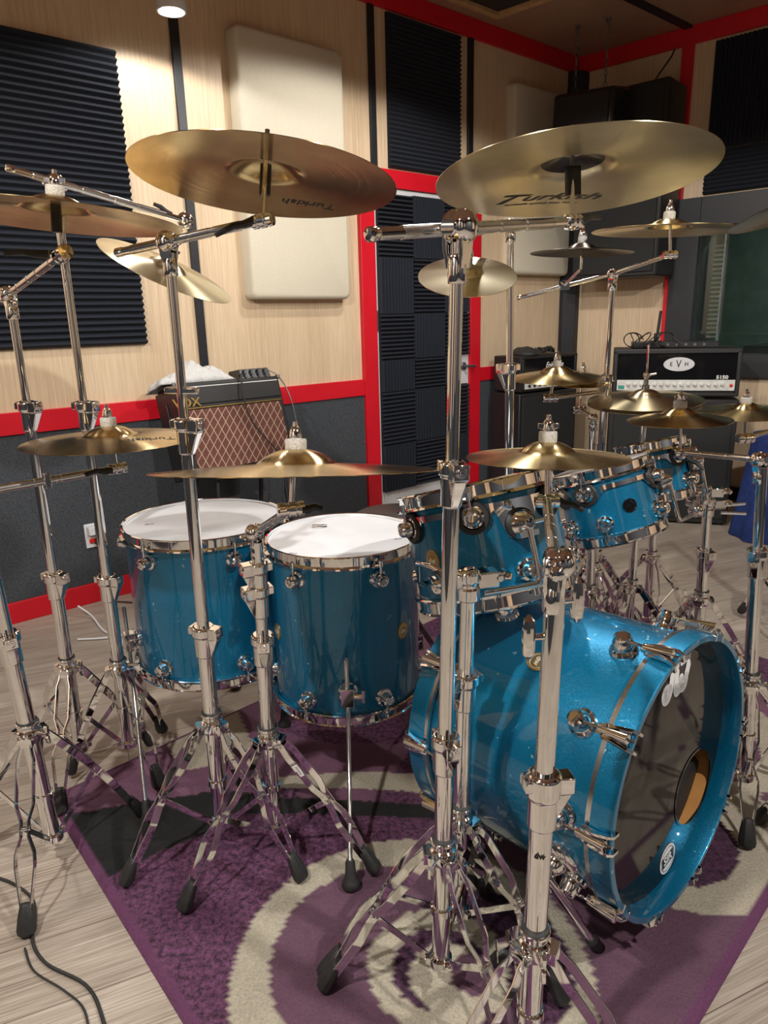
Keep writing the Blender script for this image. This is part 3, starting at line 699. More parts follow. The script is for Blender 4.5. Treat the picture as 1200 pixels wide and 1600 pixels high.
# front head with an offset port hole
HC = BC-BN*.042; pc = (.142, -.115); pr = .088
m_ = MB(); N = 128; vs = []; fs = []
for k in range(9):
    f = k/8
    for i in range(N):
        a = 2*pi*i/N; ix, iy = pc[0]+pr*cos(a), pc[1]+pr*sin(a)
        ox, oy = .276*cos(a), .276*sin(a)
        # outer point in the direction from the port centre
        dx, dy = cos(a), sin(a); bq = pc[0]*dx+pc[1]*dy; cq = pc[0]**2+pc[1]**2-.276**2; L = -bq+sqrt(bq*bq-cq)
        rr = pr+(L-pr)*f; vs.append(HC+BR_*(pc[0]+dx*rr)+BU*(pc[1]+dy*rr))
for k in range(8):
    for i in range(N): fs.append((k*N+i, k*N+(i+1) % N, (k+1)*N+(i+1) % N, (k+1)*N+i))
m_.add(vs, fs); fh = part('front_head', m_, BLACKHEAD, bd, label='glossy black front head with port hole')
m_ = MB(); m_.lathe(HC+BR_*pc[0]+BU*pc[1], BN, [(pr-.004, -.001), (pr+.002, -.001), (pr+.002, .0015), (pr-.004, .0015)], 64, close=True); part('port_ring', m_, BLACKGLOSS, fh)
m_ = MB(); m_.lathe(BC-BN*(LB-.04), BN, [(.276, 0), (.276, .002), (0, .002)], 96); part('batter_head', m_, HEAD, bd)
# logos on the head, built from strokes
def stroke(pts, r, o, ex, ey, nz, n=14, th=.0006):
    """flat rounded stroke"""
    m_ = MB()
    for (x0, y0), (x1, y1) in zip(pts[:-1], pts[1:]):
        d = V((x1-x0, y1-y0)); L = d.length; d = d/L if L else V((1, 0)); q = V((-d.y, d.x)); P = []
        for k in range(n+1):
            a = -pi/2+pi*k/n; P.append((x1+(d.x*cos(a)+q.x*sin(a))*r, y1+(d.y*cos(a)+q.y*sin(a))*r))
        for k in range(n+1):
            a = pi/2+pi*k/n; P.append((x0+(d.x*cos(a)+q.x*sin(a))*r, y0+(d.y*cos(a)+q.y*sin(a))*r))
        m_.prism(P, o, ex, ey, th)
    return m_
lo = HC+BN*.0008
ly = BU; lx = BR_
def arc(cx_, cy_, r, a0, a1, n=10): return [(cx_+r*cos(rad(a0+(a1-a0)*k/n)), cy_+r*sin(rad(a0+(a1-a0)*k/n))) for k in range(n+1)]
mb = join(stroke(arc(-.014, .171, .0125, 90, 300)+[(.001, .172), (.006, .203)], .0098, lo, lx, ly, BN),
          stroke([(-.014, .1835), (-.002, .180)], .0098, lo, lx, ly, BN),
          stroke([(.026, .203), (.024, .172)]+arc(.033, .168, .009, 180, 340)+[(.046, .185)], .0095, lo, lx, ly, BN),
          stroke([(.044, .178)]+arc(.056, .170, .010, 190, 350)+[(.068, .18), (.077, .203)], .0100, lo, lx, ly, BN))
mb.v = [v+BN*.0 for v in mb.v]
part('head_logo', mb, LABELW, fh, label='white lettering dw')
part('head_lettering', text_mb('drums', .028, lx, ly, lo+BR_*.050+BU*.2215, .0003, bold=.0012), LABELW, fh, label='white lettering drums')
sc_ = HC+BR_*.036+BU*-.272*.995+BN*.001; 
sx, sy = (BR_*cos(rad(8))+BU*sin(rad(8))), (-BR_*sin(rad(8))+BU*cos(rad(8)))
sc_ = HC+BR_*.030-BU*.232+BN*.001
m_ = MB(); m_.lathe(sc_, BN, [(.034, 0), (.034, .0006), (0, .0006)], 48); st = part('round_sticker', m_, LABELW, fh, label='round white sticker reading SIR')
m_ = MB(); m_.lathe(sc_, BN, [(.0275, .0007), (.029, .0007), (.029, .0009), (.0275, .0009)], 48, close=True); m_.box(sc_+BN*.0007, (.05, .026, .0004), sx, sy, BN)
part('sticker_print', m_, INK, st)
part('sticker_lettering', text_mb('SIR', .027, sx, sy, sc_+BN*.0011, .0002, bold=.0008), LABELW, st)
for k in range(10):
    a = 105+36*k
    for dep, dirn, hz, cl in ((.104, BN, .06, 0), (.385, -BN, .06, LB)):
        c = bpt(a, dep, RB); rd = brd(a)
        m_ = MB(); m_.lathe(c-rd*.003, rd, [(.0275, 0), (.0285, .004), (.026, .010), (.021, .012), (.020, .027), (.017, .032), (.016, .038), (.011, .041), (0, .041)], 28); lg = part('lug', m_, CHROME, bd, ang=30)
        m_ = MB(); q = c+rd*.027; tip = q+dirn*(.104+.006)-rd*.006 if True else q
        m_.cyl(q, tip, .003, n=10); part('tension_rod', m_, CHROME, lg)
        # claw
        s_ = dirn.cross(rd).normalized(); hoopc = BC-BN*(0 if cl == 0 else LB)+rd*.291
        edge = hoopc
        m_ = MB()
        m_.cyl(edge-dirn*.062+rd*.010, edge-dirn*.004+rd*.012, .0065, .0095, n=16, ch=.001)
        for sg in (-1, 1): m_.ribbon([edge-dirn*.064+rd*.006+s_*sg*.006, edge-dirn*.03+rd*.010+s_*sg*.012, edge-dirn*.002+rd*.006+s_*sg*.017, edge+dirn*.003+rd*.001+s_*sg*.017, edge+dirn*.003-rd*.014+s_*sg*.017], s_, .004 if False else .009, .006)
        m_.box(edge-dirn*.03+rd*.003, (.03, .05, .004), s_, dirn, rd)
        part('claw', m_, CHROME, bd, .0006)
badge(bd, bpt(124, .244, RB), brd(124), BN, .021)
# spurs
for a, ft in ((-160, (.415, 1.155, .015)), (-20, (.93, 1.72, .015))):
    c = bpt(a, .12, RB); rd = brd(a); sd = BN.cross(rd)
    m_ = MB(); m_.lathe(c-rd*.003, rd, [(.040, 0), (.040, .008), (.034, .016), (.022, .020), (.018, .034), (.012, .04), (0, .04)], 32)
    m_.box(c+rd*.03-Z*.02, (.03, .024, .05), sd, rd, Z); sp_ = part('spur_bracket', m_, CHROME, bd, .001)
    q = c+rd*.032-Z*.03; f = V(ft); m_ = MB(); m_.cyl(q+(q-f)*.12, f+(q-f)*.45, .0095, n=16, ch=.001); m_.cyl(f+(q-f)*.5, f+(q-f)*.08, .0075, n=16)
    lg = part('spur', m_, CHROME, bd)
    m_ = MB(); m_.lathe(f, q-f, [(0, -.012), (.010, -.006), (.014, .01), (.013, .035), (.008, .04), (0, .04)], 20); part('spur_tip', m_, RUBBER if a < -90 else RUBBER, lg)
# pillow inside the bass drum
m_ = MB(); m_.sph(BC-BN*.22-Z*.17+BR_*.12, .20, 32, 18, (1.35, 1.1, .62), Z)
for i, v in enumerate(m_.v): m_.v[i] = v+V((1, 1, 1))*.01*mnoise.noise(v*9)
m_.v = [v if (v-(BC-BN*.26)).dot(v-(BC-BN*.26)) < 9 else v for v in m_.v]
ctr = BC-BN*.26
def clampr(v):
    d = v-ctr; ax = d.dot(BN); r = d-BN*ax
    if r.length > .262: r = r.normalized()*.262
    ax = max(-.16, min(.19, ax)); return ctr+BN*ax+r
m_.v = [clampr(v) for v in m_.v]
solo('damping_pillow', m_, RUBBER, 'black damping pillow inside the bass drum, seen through the port hole', 'pillow', BC-BN*.26-Z*.25)

# ------------------------------------------------------------ cymbals
def cymbal(name, label, c, n, R, m, bell_r=None, bell_h=None, bow=.07, spin=0, group='cymbals around the drum kit', cat='cymbal', flip=1):
    n = V(n).normalized(); br = bell_r or R*.25+.008; bh = bell_h or br*.36
    prof = []
    for k in range(9):
        a = k/8; prof.append((.006+(br-.006)*a, R*bow+bh*(1-a**2.3)))
    for k in range(1, 19):
        a = k/18; prof.append((br+(R-br)*a, R*bow*(1-a**1.25)))
    th = .0011; full = prof+[(r, h-th) for r, h in prof[::-1]]
    m_ = MB(); m_.lathe((0, 0, 0), (0, 0, 1), full, 120, close=True)
    o = mesh_obj(name, m_, m, (0, 0, 0), 60)
    e, g = axes(n, V((0, -1, 0))); e, g = g, -e     # local x = camera right, y = away
    ex = (V((1, 0, 0))-n*V((1, 0, 0)).dot(n)).normalized(); ey = n.cross(ex)
    ex, ey = ex*cos(spin)+ey*sin(spin), ey*cos(spin)-ex*sin(spin)
    o.matrix_world = Matrix(((ex.x, ey.x, n.x, c[0]), (ex.y, ey.y, n.y, c[1]), (ex.z, ey.z, n.z, c[2]), (0, 0, 0, 1)))
    tag(o, label, cat, group)
    o['top'] = 0; del o['top']
    def hgt(r):
        if r < br: return R*bow+bh*(1-(max(0, r-.006)/(br-.006))**2.3)
        return R*bow*(1-((r-br)/(R-br))**1.25)
    o_bell = V(c)+n*(R*bow+bh)
    def letter(s, size, pos, ang, under=False, shear=0, bold=0, squash=1, col=INK, nm='lettering'):
        ex_, ey_ = V((cos(ang), sin(ang), 0)), V((-sin(ang), cos(ang), 0))
        if under: ey_ = -ey_
        def wp(x, y, z):
            p = V((pos[0], pos[1], 0))+ex_*x+ey_*y; h = hgt(p.length); return V((p.x, p.y, h+(-.0016 if under else .0005)+z))
        tm = text_mb(s, size, (1, 0, 0), (0, 1, 0), (0, 0, 0), .00015, shear=shear, bold=bold, squash=squash, warp=wp)
        q = mesh_obj(nm, tm, col); q.parent = o; return q
    return o, o_bell, letter, n

def felt_nut(st, top, n, rf=.018, nut=True, wide=.02):
    """felt washer and wing nut above the bell, parts of the stand"""
    m_ = MB(); m_.lathe(top-n*.002, n, [(.004, 0), (rf*.95, 0), (rf, .003), (rf, .017), (rf*.95, .02), (.004, .02)], 24); part('felt_washer', m_, FELT, st)
    m_ = MB(); p = top+n*.018; m_.lathe(p, n, [(.004, 0), (.011, 0), (.0115, .004), (.0095, .014), (.007, .02), (.0045, .022), (.0045, .03), (0, .03)], 18)
    if nut:
        e, g = axes(n)
        for sg in (-1, 1): m_.hexa([p+g*sg*.006-e*.0035+n*.003, p+g*sg*wide-e*.0025+n*.006, p+g*sg*wide+e*.0025+n*.006, p+g*sg*.006+e*.0035+n*.003],
                                   [p+g*sg*.006-e*.0035+n*.014, p+g*sg*wide-e*.0025+n*.015, p+g*sg*wide+e*.0025+n*.015, p+g*sg*.006+e*.0035+n*.014])
    part('wing_nut', m_, CHROME, st, .0008)
def cym_post(st, tilt, top, n, axis, lever=None, rod=.0042, big=1.0):
    """gear tilter at tilt, rod up along n to the cymbal"""
    tilt = V(tilt); top = V(top); axis = V(axis).normalized()
    m_ = MB(); b = big
    m_.lathe(tilt-axis*.022*b, axis, [(.0, 0), (.009*b, 0), (.012*b, .003), (.0125*b, .012*b), (.0105*b, .014*b), (.0105*b, .017*b), (.013*b, .019*b), (.013*b, .028*b), (.0105*b, .030*b), (.0105*b, .033*b), (.0125*b, .035*b), (.012*b, .043*b), (0, .044*b)], 26)
    part('cymbal_tilter', m_, CHROME, st, ang=30)
    base = tilt; low = top-n*((top-base).dot(n)); 
    m_ = MB(); m_.cyl(base, top+n*.012, rod, n=12)
    part('cymbal_rod', m_, CHROME, st)
    return
def lever_part(st, p, d, length=.05, m=None):
    p = V(p); d = V(d).normalized(); e, g, a = frame(d); m_ = MB()
    m_.sweep([p, p+d*length*.3, p+d*length*.6+Z*.004, p+d*length], [.009, .0075, .006, .0045], 10); part('lever', m_, m or PLASTIC, st, label='black plastic lever')

# ------------------------------------------------------------ hardware
def stand_leg(st, B, az_, hub_z, Rf, foot_z=.0, style=0, up=1.0):
    """double braced leg: two flat straps, pinched at the elbow, with rubber foot"""
    rd = V((cos(az_), sin(az_), 0)); sd = Z.cross(rd)
    hub = B(hub_z)+rd*.024; c0 = B(hub_z)
    def P(f, w, lift=0):  # fraction along the leg
        q = V((c0.x, c0.y, 0))+rd*(.024+(Rf-.024)*f)+Z*(hub_z*(1-f)+foot_z*f+.0)
        bow = .013*sin(pi*min(1, f*1.02))*up
        return q+Z*bow+rd*bow*.5+sd*w
    m_ = MB()
    for sg in (-1, 1):
        pts = [P(0, sg*.011), P(.06, sg*.0115), P(.12, sg*.017), P(.36, sg*.018), P(.44, sg*.008), P(.52, sg*.008), P(.60, sg*.019), P(.66, sg*.020), P(.86, sg*.010), P(.90, sg*.006)]
        m_.ribbon(pts, sd, .0175, .0026)
    el_ = P(.48, 0); m_.cyl(el_-sd*.012, el_+sd*.012, .005, n=12); m_.cyl(hub-sd*.018, hub+sd*.018, .0055, n=12)
    L = part('leg', m_, CHROME, st, .0005)
    f = P(1.0, 0); d = (P(.86, 0)-f).normalized(); f = V((f.x, f.y, foot_z+.004)); nrm = sd.cross(d)
    m_ = MB()
    rings = [(0, .013, .011), (.004, .0195, .016), (.014, .0215, .017), (.040, .0185, .0145), (.062, .014, .0115), (.067, .011, .009)]
    vs = []; fs = []; k = 8
    for h, a, b in rings:
        for i in range(k):
            t_ = 2*pi*(i+.5)/k; cc, ss = cos(t_), sin(t_); q = max(abs(cc), abs(ss)); cc, ss = cc/q*.92, ss/q*.92
            vs.append(f+d*h+sd*cc*a+nrm*ss*b+Z*(0 if h else 0))
    zmin = min(v.z for v in vs)
    vs = [v+Z*(foot_z+.001-zmin) for v in vs]
    for j in range(len(rings)-1):
        for i in range(k): fs.append((j*k+i, j*k+(i+1) % k, (j+1)*k+(i+1) % k, (j+1)*k+i))
    fs += [tuple(range(k-1, -1, -1)), tuple((len(rings)-1)*k+i for i in range(k))]
    m_.add(vs, fs); part('rubber_foot', m_, RUBBER, L, .002)
    # brace back to the column
    low = B(.085)+rd*.018
    m_ = MB(); m_.ribbon([el_-Z*.002, low], sd, .012, .003); part('leg_brace', m_, CHROME, L)
def clamp(st, c, ax, r, side, s=1.0, wing=False, name='memory_lock'):
    """square height clamp round a tube with a winged bolt"""
    c = V(c); ax = V(ax).normalized(); side = V(side); side = (side-ax*side.dot(ax)).normalized(); t_ = ax.cross(side); m_ = MB()
    m_.lathe(c-ax*.052*s, ax, [(r+.001, 0), (r+.004, .002), (r+.0045, .05), (r+.0085, .054), (r+.0085, .072*s), (r+.004, .076*s)], 28)
    m_.box(c+side*(r+.012)+ax*.010, (.028, .026, .026), t_, side, ax)
    q_ = c-ax*.004
    m_.hexa([q_-ax*.048+side*(r-.004)-t_*.008, q_-ax*.048+side*(r-.004)+t_*.008, q_-ax*.048+side*(r+.002)+t_*.006, q_-ax*.048+side*(r+.002)-t_*.006],
            [q_+side*(r-.004)-t_*.012, q_+side*(r-.004)+t_*.012, q_+side*(r+.023)+t_*.011, q_+side*(r+.023)-t_*.011])
    m_.box(c-side*(r+.007)+ax*.012, (.030, .014, .018), t_, side, ax)
    k = part(name, m_, CHROME, st, .0018)
    m_ = MB(); q = c+side*(r+.0245)+ax*.011
    m_.lathe(q, side, [(.0095, 0), (.0095, .0015), (.007, .0016), (.007, .0025), (.0035, .0025), (.0035, .004), (0, .004)], 20)
    if wing:
        q2 = c+t_*(r+.016)+ax*.011; m_.cyl(c+t_*(r*.6)+ax*.011, q2+t_*.012, .0045, n=12)
        for sg in (-1, 1): m_.hexa([q2+t_*.006+ax*sg*.004-side*.003, q2+t_*.018+ax*sg*.004-side*.003, q2+t_*.018+ax*sg*.004+side*.003, q2+t_*.006+ax*sg*.004+side*.003],
                                   [q2+t_*.012+ax*sg*.021-side*.002, q2+t_*.020+ax*sg*.021-side*.002, q2+t_*.020+ax*sg*.021+side*.002, q2+t_*.012+ax*sg*.021+side*.002])
    part('wing_bolt', m_, CHROME, k, .0006)
def boom_tilter(st, c, ax_pole, boom_dir, s=1.0):
    """round toothed boom housing on top of a pole"""
    c = V(c); bd_ = V(boom_dir).normalized(); up = V(ax_pole).normalized(); sd = bd_.cross(up).normalized(); m_ = MB()
    if sd.y > 0: sd = -sd
    m_.lathe(c-sd*.018*s, sd, [(0, 0), (.010*s, .0), (.021*s, .004*s), (.0235*s, .010*s), (.0235*s, .016*s), (.019*s, .018*s), (.019*s, .022*s), (.0235*s, .024*s), (.0235*s, .030*s), (.020*s, .036*s), (.012*s, .042*s), (.006*s, .044*s), (0, .044*s)], 32)
    bt = part('boom_tilter', m_, CHROME, st, ang=30)
    m_ = MB(); m_.sph(c+sd*.012*s, .0225*s, 24, 14, (1, 1, .75), sd); part('gear_cap', m_, CHROME, bt)
    m_ = MB()
    for sg in (-1, 1): m_.ribbon([c+sd*sg*.013*s+up*.002, c+sd*sg*.013*s-up*.03*s, c+sd*sg*.010*s-up*.055*s], sd, [.034*s, .028*s, .018*s], .006*s)
    m_.lathe(c-up*.075*s, up, [(.0125, 0), (.0145, .003), (.0145, .035*s), (.012, .04*s)], 24); part('yoke', m_, CHROME, bt, .001)
    m_ = MB(); k = bd_.cross(sd).normalized(); m_.cyl(c-bd_*.028*s, c-bd_*.012*s, .0125*s, n=20, ch=.002); m_.cyl(c+bd_*.012*s, c+bd_*.032*s, .0125*s, n=20, ch=.002); part('boom_grip', m_, CHROME, bt)
def boom(st, p, q, r=.0075, sleeve=.4):
    p, q = V(p), V(q); d = (q-p).normalized(); L = (q-p).length; m_ = MB()
    m_.cyl(p, q, r, n=18, ch=.001); m_.lathe(p-d*.002, d, [(0, 0), (r*.8, .001), (r+.0012, .004), (r+.0012, .018), (r, .02)], 18)
    b_ = part('boom_arm', m_, CHROME, st)
    m_ = MB()
    pr_ = []
    for a, b2 in ((.12, .34), (.37, .52), (.55, .66), (.69, .86)): pr_ += [(r+.0002, L*a-.001), (r+.0010, L*a), (r+.0010, L*b2), (r+.0002, L*b2+.001)]
    m_.lathe(p, d, pr_, 18)
    part('knurled_sleeve', m_, CHROME2, b_, label='brushed knurled sleeve')
    return b_
def stand(label, base, top, joints, legs, Rf=.24, hub_z=.34, radii=(.018, .0135, .010), foot_z=.013, zb=.075, group='chrome stands of the drum kit', name='cymbal_stand', cat='cymbal stand', clamp_side=(1, -.4, 0), s=1.0, up=1.0):
    """base (x,y), top (x,y,z), joints = heights of the memory locks"""
    T = V(top); B0 = V((base[0], base[1], 0)); kx = (T-V((base[0], base[1], .3)))/(T.z-.3)
    def B(z): return V((base[0], base[1], .3))+kx*(z-.3) if z > .3 else V((base[0], base[1], z))+kx*(z-.3)*1.0-V((0, 0, kx.z*(z-.3)))+Z*0
    ax = V((kx.x, kx.y, 1)).normalized()
    st = thing(name, label, cat, (base[0], base[1], 0), group)
    zs = [zb]+list(joints)+[T.z]
    nm = ['lower_tube', 'middle_tube', 'upper_tube', 'top_tube']
    for i in range(len(zs)-1):
        m_ = MB(); lo_ = zs[i]-(.08 if i else 0); m_.cyl(B(lo_), B(zs[i+1]), radii[min(i, len(radii)-1)], n=28, ch=.001); part(nm[i], m_, CHROME, st)
        if i: clamp(st, B(zs[i]), ax, radii[min(i-1, len(radii)-1)], clamp_side, s)
    r = radii[0]; m_ = MB()
    m_.lathe(B(hub_z)-Z*.02, Z, [(r+.001, 0), (r+.006, .002), (r+.008, .012), (r+.008, .03), (r+.003, .034), (r+.003, .042), (r+.0065, .044), (r+.0065, .050), (r, .052)], 32)
    for a in legs:
        d = V((cos(rad(a)), sin(rad(a)), 0)); m_.box(B(hub_z)+d*(r+.010)-Z*.004, (.020, .030, .022), d, Z.cross(d), Z)
    part('leg_collar', m_, CHROME, st, .001)
    m_ = MB(); m_.lathe(B(hub_z)+Z*.028, Z, [(r, 0), (r+.004, .001), (r+.004, .005), (r, .006)], 28); part('rubber_gasket', m_, RUBBER, st)
    m_ = MB(); m_.lathe(B(.085)-Z*.014, Z, [(r+.001, 0), (r+.005, .002), (r+.006, .02), (r+.001, .024)], 24)
    m2_ = MB(); m2_.lathe(B(.20)-Z*.008, Z, [(r+.001, 0), (r+.004, .001), (r+.004, .015), (r+.001, .016)], 24); part('tube_ring', m2_, CHROME, st)
    for a in legs:
        d = V((cos(rad(a)), sin(rad(a)), 0)); m_.box(B(.085)+d*(r+.006), (.014, .016, .014), d, Z.cross(d), Z)
    part('lower_collar', m_, CHROME, st, .001)
    for i, a in enumerate(legs): stand_leg(st, B, rad(a), hub_z, Rf if not isinstance(Rf, (list, tuple)) else Rf[i], foot_z if not isinstance(foot_z, (list, tuple)) else foot_z[i], up=up)
    # wing bolt on the leg collar
    m_ = MB(); a = rad(legs[0]+60); d = V((cos(a), sin(a), 0)); q = B(hub_z)+d*(r+.005)+Z*.008; m_.cyl(q, q+d*.03, .005, n=12)
    for sg in (-1, 1): m_.hexa([q+d*.02-Z.cross(d)*.003+Z*sg*.004, q+d*.034-Z.cross(d)*.003+Z*sg*.004, q+d*.034+Z.cross(d)*.003+Z*sg*.004, q+d*.02+Z.cross(d)*.003+Z*sg*.004],
                               [q+d*.026-Z.cross(d)*.003+Z*sg*.022, q+d*.036-Z.cross(d)*.003+Z*sg*.022, q+d*.036+Z.cross(d)*.003+Z*sg*.022, q+d*.026+Z.cross(d)*.003+Z*sg*.022])
    part('collar_bolt', m_, CHROME, st, .0006)
    return st, B, ax

X = V((1, 0, 0))
# --- C1: golden crash top left on its stand (S4)
_, bl, letter, n = cymbal('crash_cymbal', 'large golden crash cymbal at upper left, seen from below', (-.202, 1.41, 1.520), (.092, .121, 1), .242, BRASS_GOLD)
q = letter('Turkish', .036, (.065, .155), pi+.10, under=True, shear=.25, bold=.0004)
st, B, ax = stand('boom stand with black lever holding the golden crash at upper left', (-.42, 1.477), (-.403, 1.45, 1.405), (.59, 1.06), (-150, -30, 90), hub_z=.36)
tp = V((-.403, 1.45, 1.425)); te = V((-.208, 1.38, 1.449)); boom_tilter(st, tp, ax, te-tp, .85); boom(st, tp-(te-tp).normalized()*.125, te, .0078)
cym_post(st, te, bl+n*.03, n, te-tp, rod=.0045)
lever_part(st, te-(te-tp).normalized()*.012+Z*.004, V((-.8, -.5, -.35)), .085)
m_ = MB(); m_.cyl(V(bl)-n*.066, V(bl)-n*.012, .0105, n=20, ch=.001); part('sleeve', m_, PLASTIC, st); felt_nut(st, bl, n)
m_ = MB(); q = B(1.14); m_.box(q, (.075, .016, .014), (1, -.3, 0), (.3, 1, 0)); part('clamp_bar', m_, CHROME, st, .003)
# --- C2: pale ride top right (S6)
_, bl, letter, n = cymbal('ride_cymbal', 'large pale ride cymbal at upper right with black lettering, seen from below', (.369, 1.43, 1.516), (-.018, .133, 1), .256, BRASS_PALE)
letter('T', .062, (-.108, .150), .10, under=True, shear=.5, bold=.0006, squash=1.5)
letter('urkish', .044, (.012, .150), .02, under=True, shear=.45, bold=.0006, squash=1.5)
letter('handmade cymbals from Turkey', .012, (-.02, .180), .04, under=True, shear=.3)
st, B, ax = stand('heavy chrome boom stand at front centre holding the pale ride cymbal', (.091, 1.08), (.117, 1.09, 1.375), (.545, 1.03), (180, 62, -62), radii=(.0165, .0135, .0105), hub_z=.325, Rf=(.235, .25, .24), clamp_side=(.3, -1, 0))
tp = V((.118, 1.09, 1.396)); te = V((.366, 1.41, 1.437)); bdv = (te-tp).normalized(); boom_tilter(st, tp, ax, te-tp, 1.05); boom(st, V((-.011, .98, 1.377)), te, .0088)
cym_post(st, te, bl+n*.03, n, bdv, rod=.0048, big=1.15)
lever_part(st, te+bdv*.012, V((.75, .3, .12)), .06, STEEL)
m_ = MB(); m_.box(V(bl)-n*.050, (.026, .020, .052), X, (0, 1, 0), n); part('sleeve', m_, PLASTIC, st, .002); felt_nut(st, bl, n)
# --- C3: left edge crash (S2)
_, bl, letter, n = cymbal('crash_cymbal', 'bronze crash cymbal cut by the left edge, above the horizontal-ridged foam', (-.645, 1.53, 1.484), (.085, .03, 1), .245, BRASS_GOLD)
st, B, ax = stand('slim boom stand at the left edge holding the crash cut by the picture edge', (-.905, 1.81), (-.888, 1.78, 1.33), (.609, 1.071), (-85, 35, 155), hub_z=.345, Rf=.2)
tp = V((-.888, 1.78, 1.352)); te = V((-.645, 1.53, 1.414)); boom_tilter(st, tp, ax, te-tp, .8); boom(st, tp-(te-tp).normalized()*.07, te, .0078)
cym_post(st, te, bl+n*.03, n, te-tp, rod=.0048, big=1.25); lever_part(st, te+V((-.02, -.01, .0)), V((-1, -.2, .02)), .085)
m_ = MB(); m_.cyl(V(bl)-n*.07, V(bl)-n*.012, .0105, n=20, ch=.001); part('sleeve', m_, PLASTIC, st); felt_nut(st, bl, n)
# --- C4: pale tilted cymbal (S3)
_, bl, letter, n = cymbal('crash_cymbal', 'pale steeply tilted crash cymbal behind the golden crash stand', (-.623, 2.195, 1.425), (.536, -.155, 1), .2, BRASS_PALE2)
st, B, ax = stand('tall boom stand second from the left edge with a long downward boom', (-.77, 1.83), (-.753, 1.80, 1.575), (.589, 1.065), (-45, 75, 195), hub_z=.325, Rf=.17, clamp_side=(1, -.3, 0))
tp = V((-.752, 1.80, 1.597)); te = V((-.516, 2.05, 1.541)); boom_tilter(st, tp, ax, te-tp, .9); boom(st, V((-.811, 1.70, 1.613)), te, .0075)
m_ = MB(); m_.lathe(te-V((0, 1, 0))*.016, (0, 1, 0), [(0, 0), (.012, 0), (.019, .003), (.021, .006), (.021, .02), (.018, .024), (.018, .03), (0, .03)], 28); part('cymbal_tilter', m_, CHROME, st)
m_ = MB(); m_.cyl(te, bl+n*.02, .0042, n=12); part('cymbal_rod', m_, CHROME, st); lever_part(st, te+V((-.03, -.03, .01)), V((-.7, -.4, .5)), .05)
felt_nut(st, bl, n)
# --- C9: golden cymbal lower left (S1)
_, bl, letter, n = cymbal('crash_cymbal', 'golden crash cymbal at lower left, in front of the red rail, seen from above', (-.617, 1.59, 1.021), (.005, .005, 1), .19, BRASS_GOLD)
letter('Turkish', .034, (.11, -.045), -2.55, shear=.2, bold=.0003)
st, B, ax = stand('stout boom stand at lower left with one foot on the plank floor', (-.83, 1.44), (-.845, 1.42, .93), (.604,), (-80, 45, 165), hub_z=.37, Rf=(.21, .235, .24), foot_z=(.001, .013, .001), radii=(.019, .0145), clamp_side=(.6, -.8, 0))
tp = V((-.845, 1.42, .945)); te = V((-.610, 1.59, .955)); bdv = (te-tp).normalized(); boom_tilter(st, tp, ax, te-tp, .85); boom(st, tp-bdv*.1, te, .0078)
cym_post(st, te, bl+n*.03, n, bdv); lever_part(st, te-bdv*.01-V((0, .006, 0)), -bdv+V((0, -.1, 0)), .06)
m_ = MB(); m_.box(tp+bdv*.14, (.012, .022, .03), bdv, Z.cross(bdv), Z); part('boom_lock', m_, CHROME, st, .001)
m_ = MB(); m_.cyl(V(bl)-n*.05, V(bl)-n*.012, .008, n=20); part('sleeve', m_, PLASTIC, st); felt_nut(st, bl, n, .0175, True, .008)
# --- C10: wide crash over the floor toms (S5)
_, bl, letter, n = cymbal('crash_cymbal', 'wide golden crash cymbal edge-on above the two floor toms', (-.152, 1.215, 1.017), (.012, .175, 1), .252, BRASS_GOLD, bow=.05)
st, B, ax = stand('short boom stand between the floor toms holding the wide edge-on crash', (-.284, 1.45), (-.27, 1.42, .825), (.583,), (-137, -17, 103), hub_z=.335, Rf=.255, radii=(.018, .0135), clamp_side=(.2, -1, 0))
tp = V((-.27, 1.42, .845)); te = V((-.163, 1.195, .952)); bdv = (te-tp).normalized(); boom_tilter(st, tp, ax, te-tp, .8); boom(st, tp-bdv*.06, te, .0078)
cym_post(st, te, bl+n*.03, n, (1, .3, 0), rod=.005, big=1.1); lever_part(st, te+V((.02, .0, 0)), V((1, .1, -.02)), .035)
clamp(st, B(.70), ax, .0135, (-.9, -.5, 0)); clamp(st, B(.755), ax, .0135, (-.9, -.5, 0), name='accessory_clamp')
m_ = MB(); m_.box(B(.66)+V((.035, -.032, -.15)), (.001, .0005, .001)); 
m_ = MB(); m_.cyl(V(bl)-n*.045, V(bl)-n*.012, .007, n=20); part('sleeve', m_, PLASTIC, st); felt_nut(st, bl, n, .019, True, .010)
a_s = rad(-17); rd_s = V((cos(a_s), sin(a_s), 0)); sd_s = Z.cross(rd_s); q = V((-.284, 1.45, 0))+rd_s*(.024+.231*.25)+Z*(.335*.75+.013+.013*.7)-sd_s*.0205; dd_s = (rd_s*.231-Z*.335).normalized()
m_ = MB(); m_.box(q, (.030, .0006, .011), dd_s, -sd_s, dd_s.cross(sd_s)); sk = part('barcode_sticker', m_, LABELW, st, label='small white barcode sticker')
m_ = MB()
for k_ in range(9): m_.box(q+dd_s*(-.011+.0027*k_)-sd_s*.0004, (.0012, .0003, .006), dd_s, -sd_s, dd_s.cross(sd_s))
part('barcode_print', m_, INK, sk)
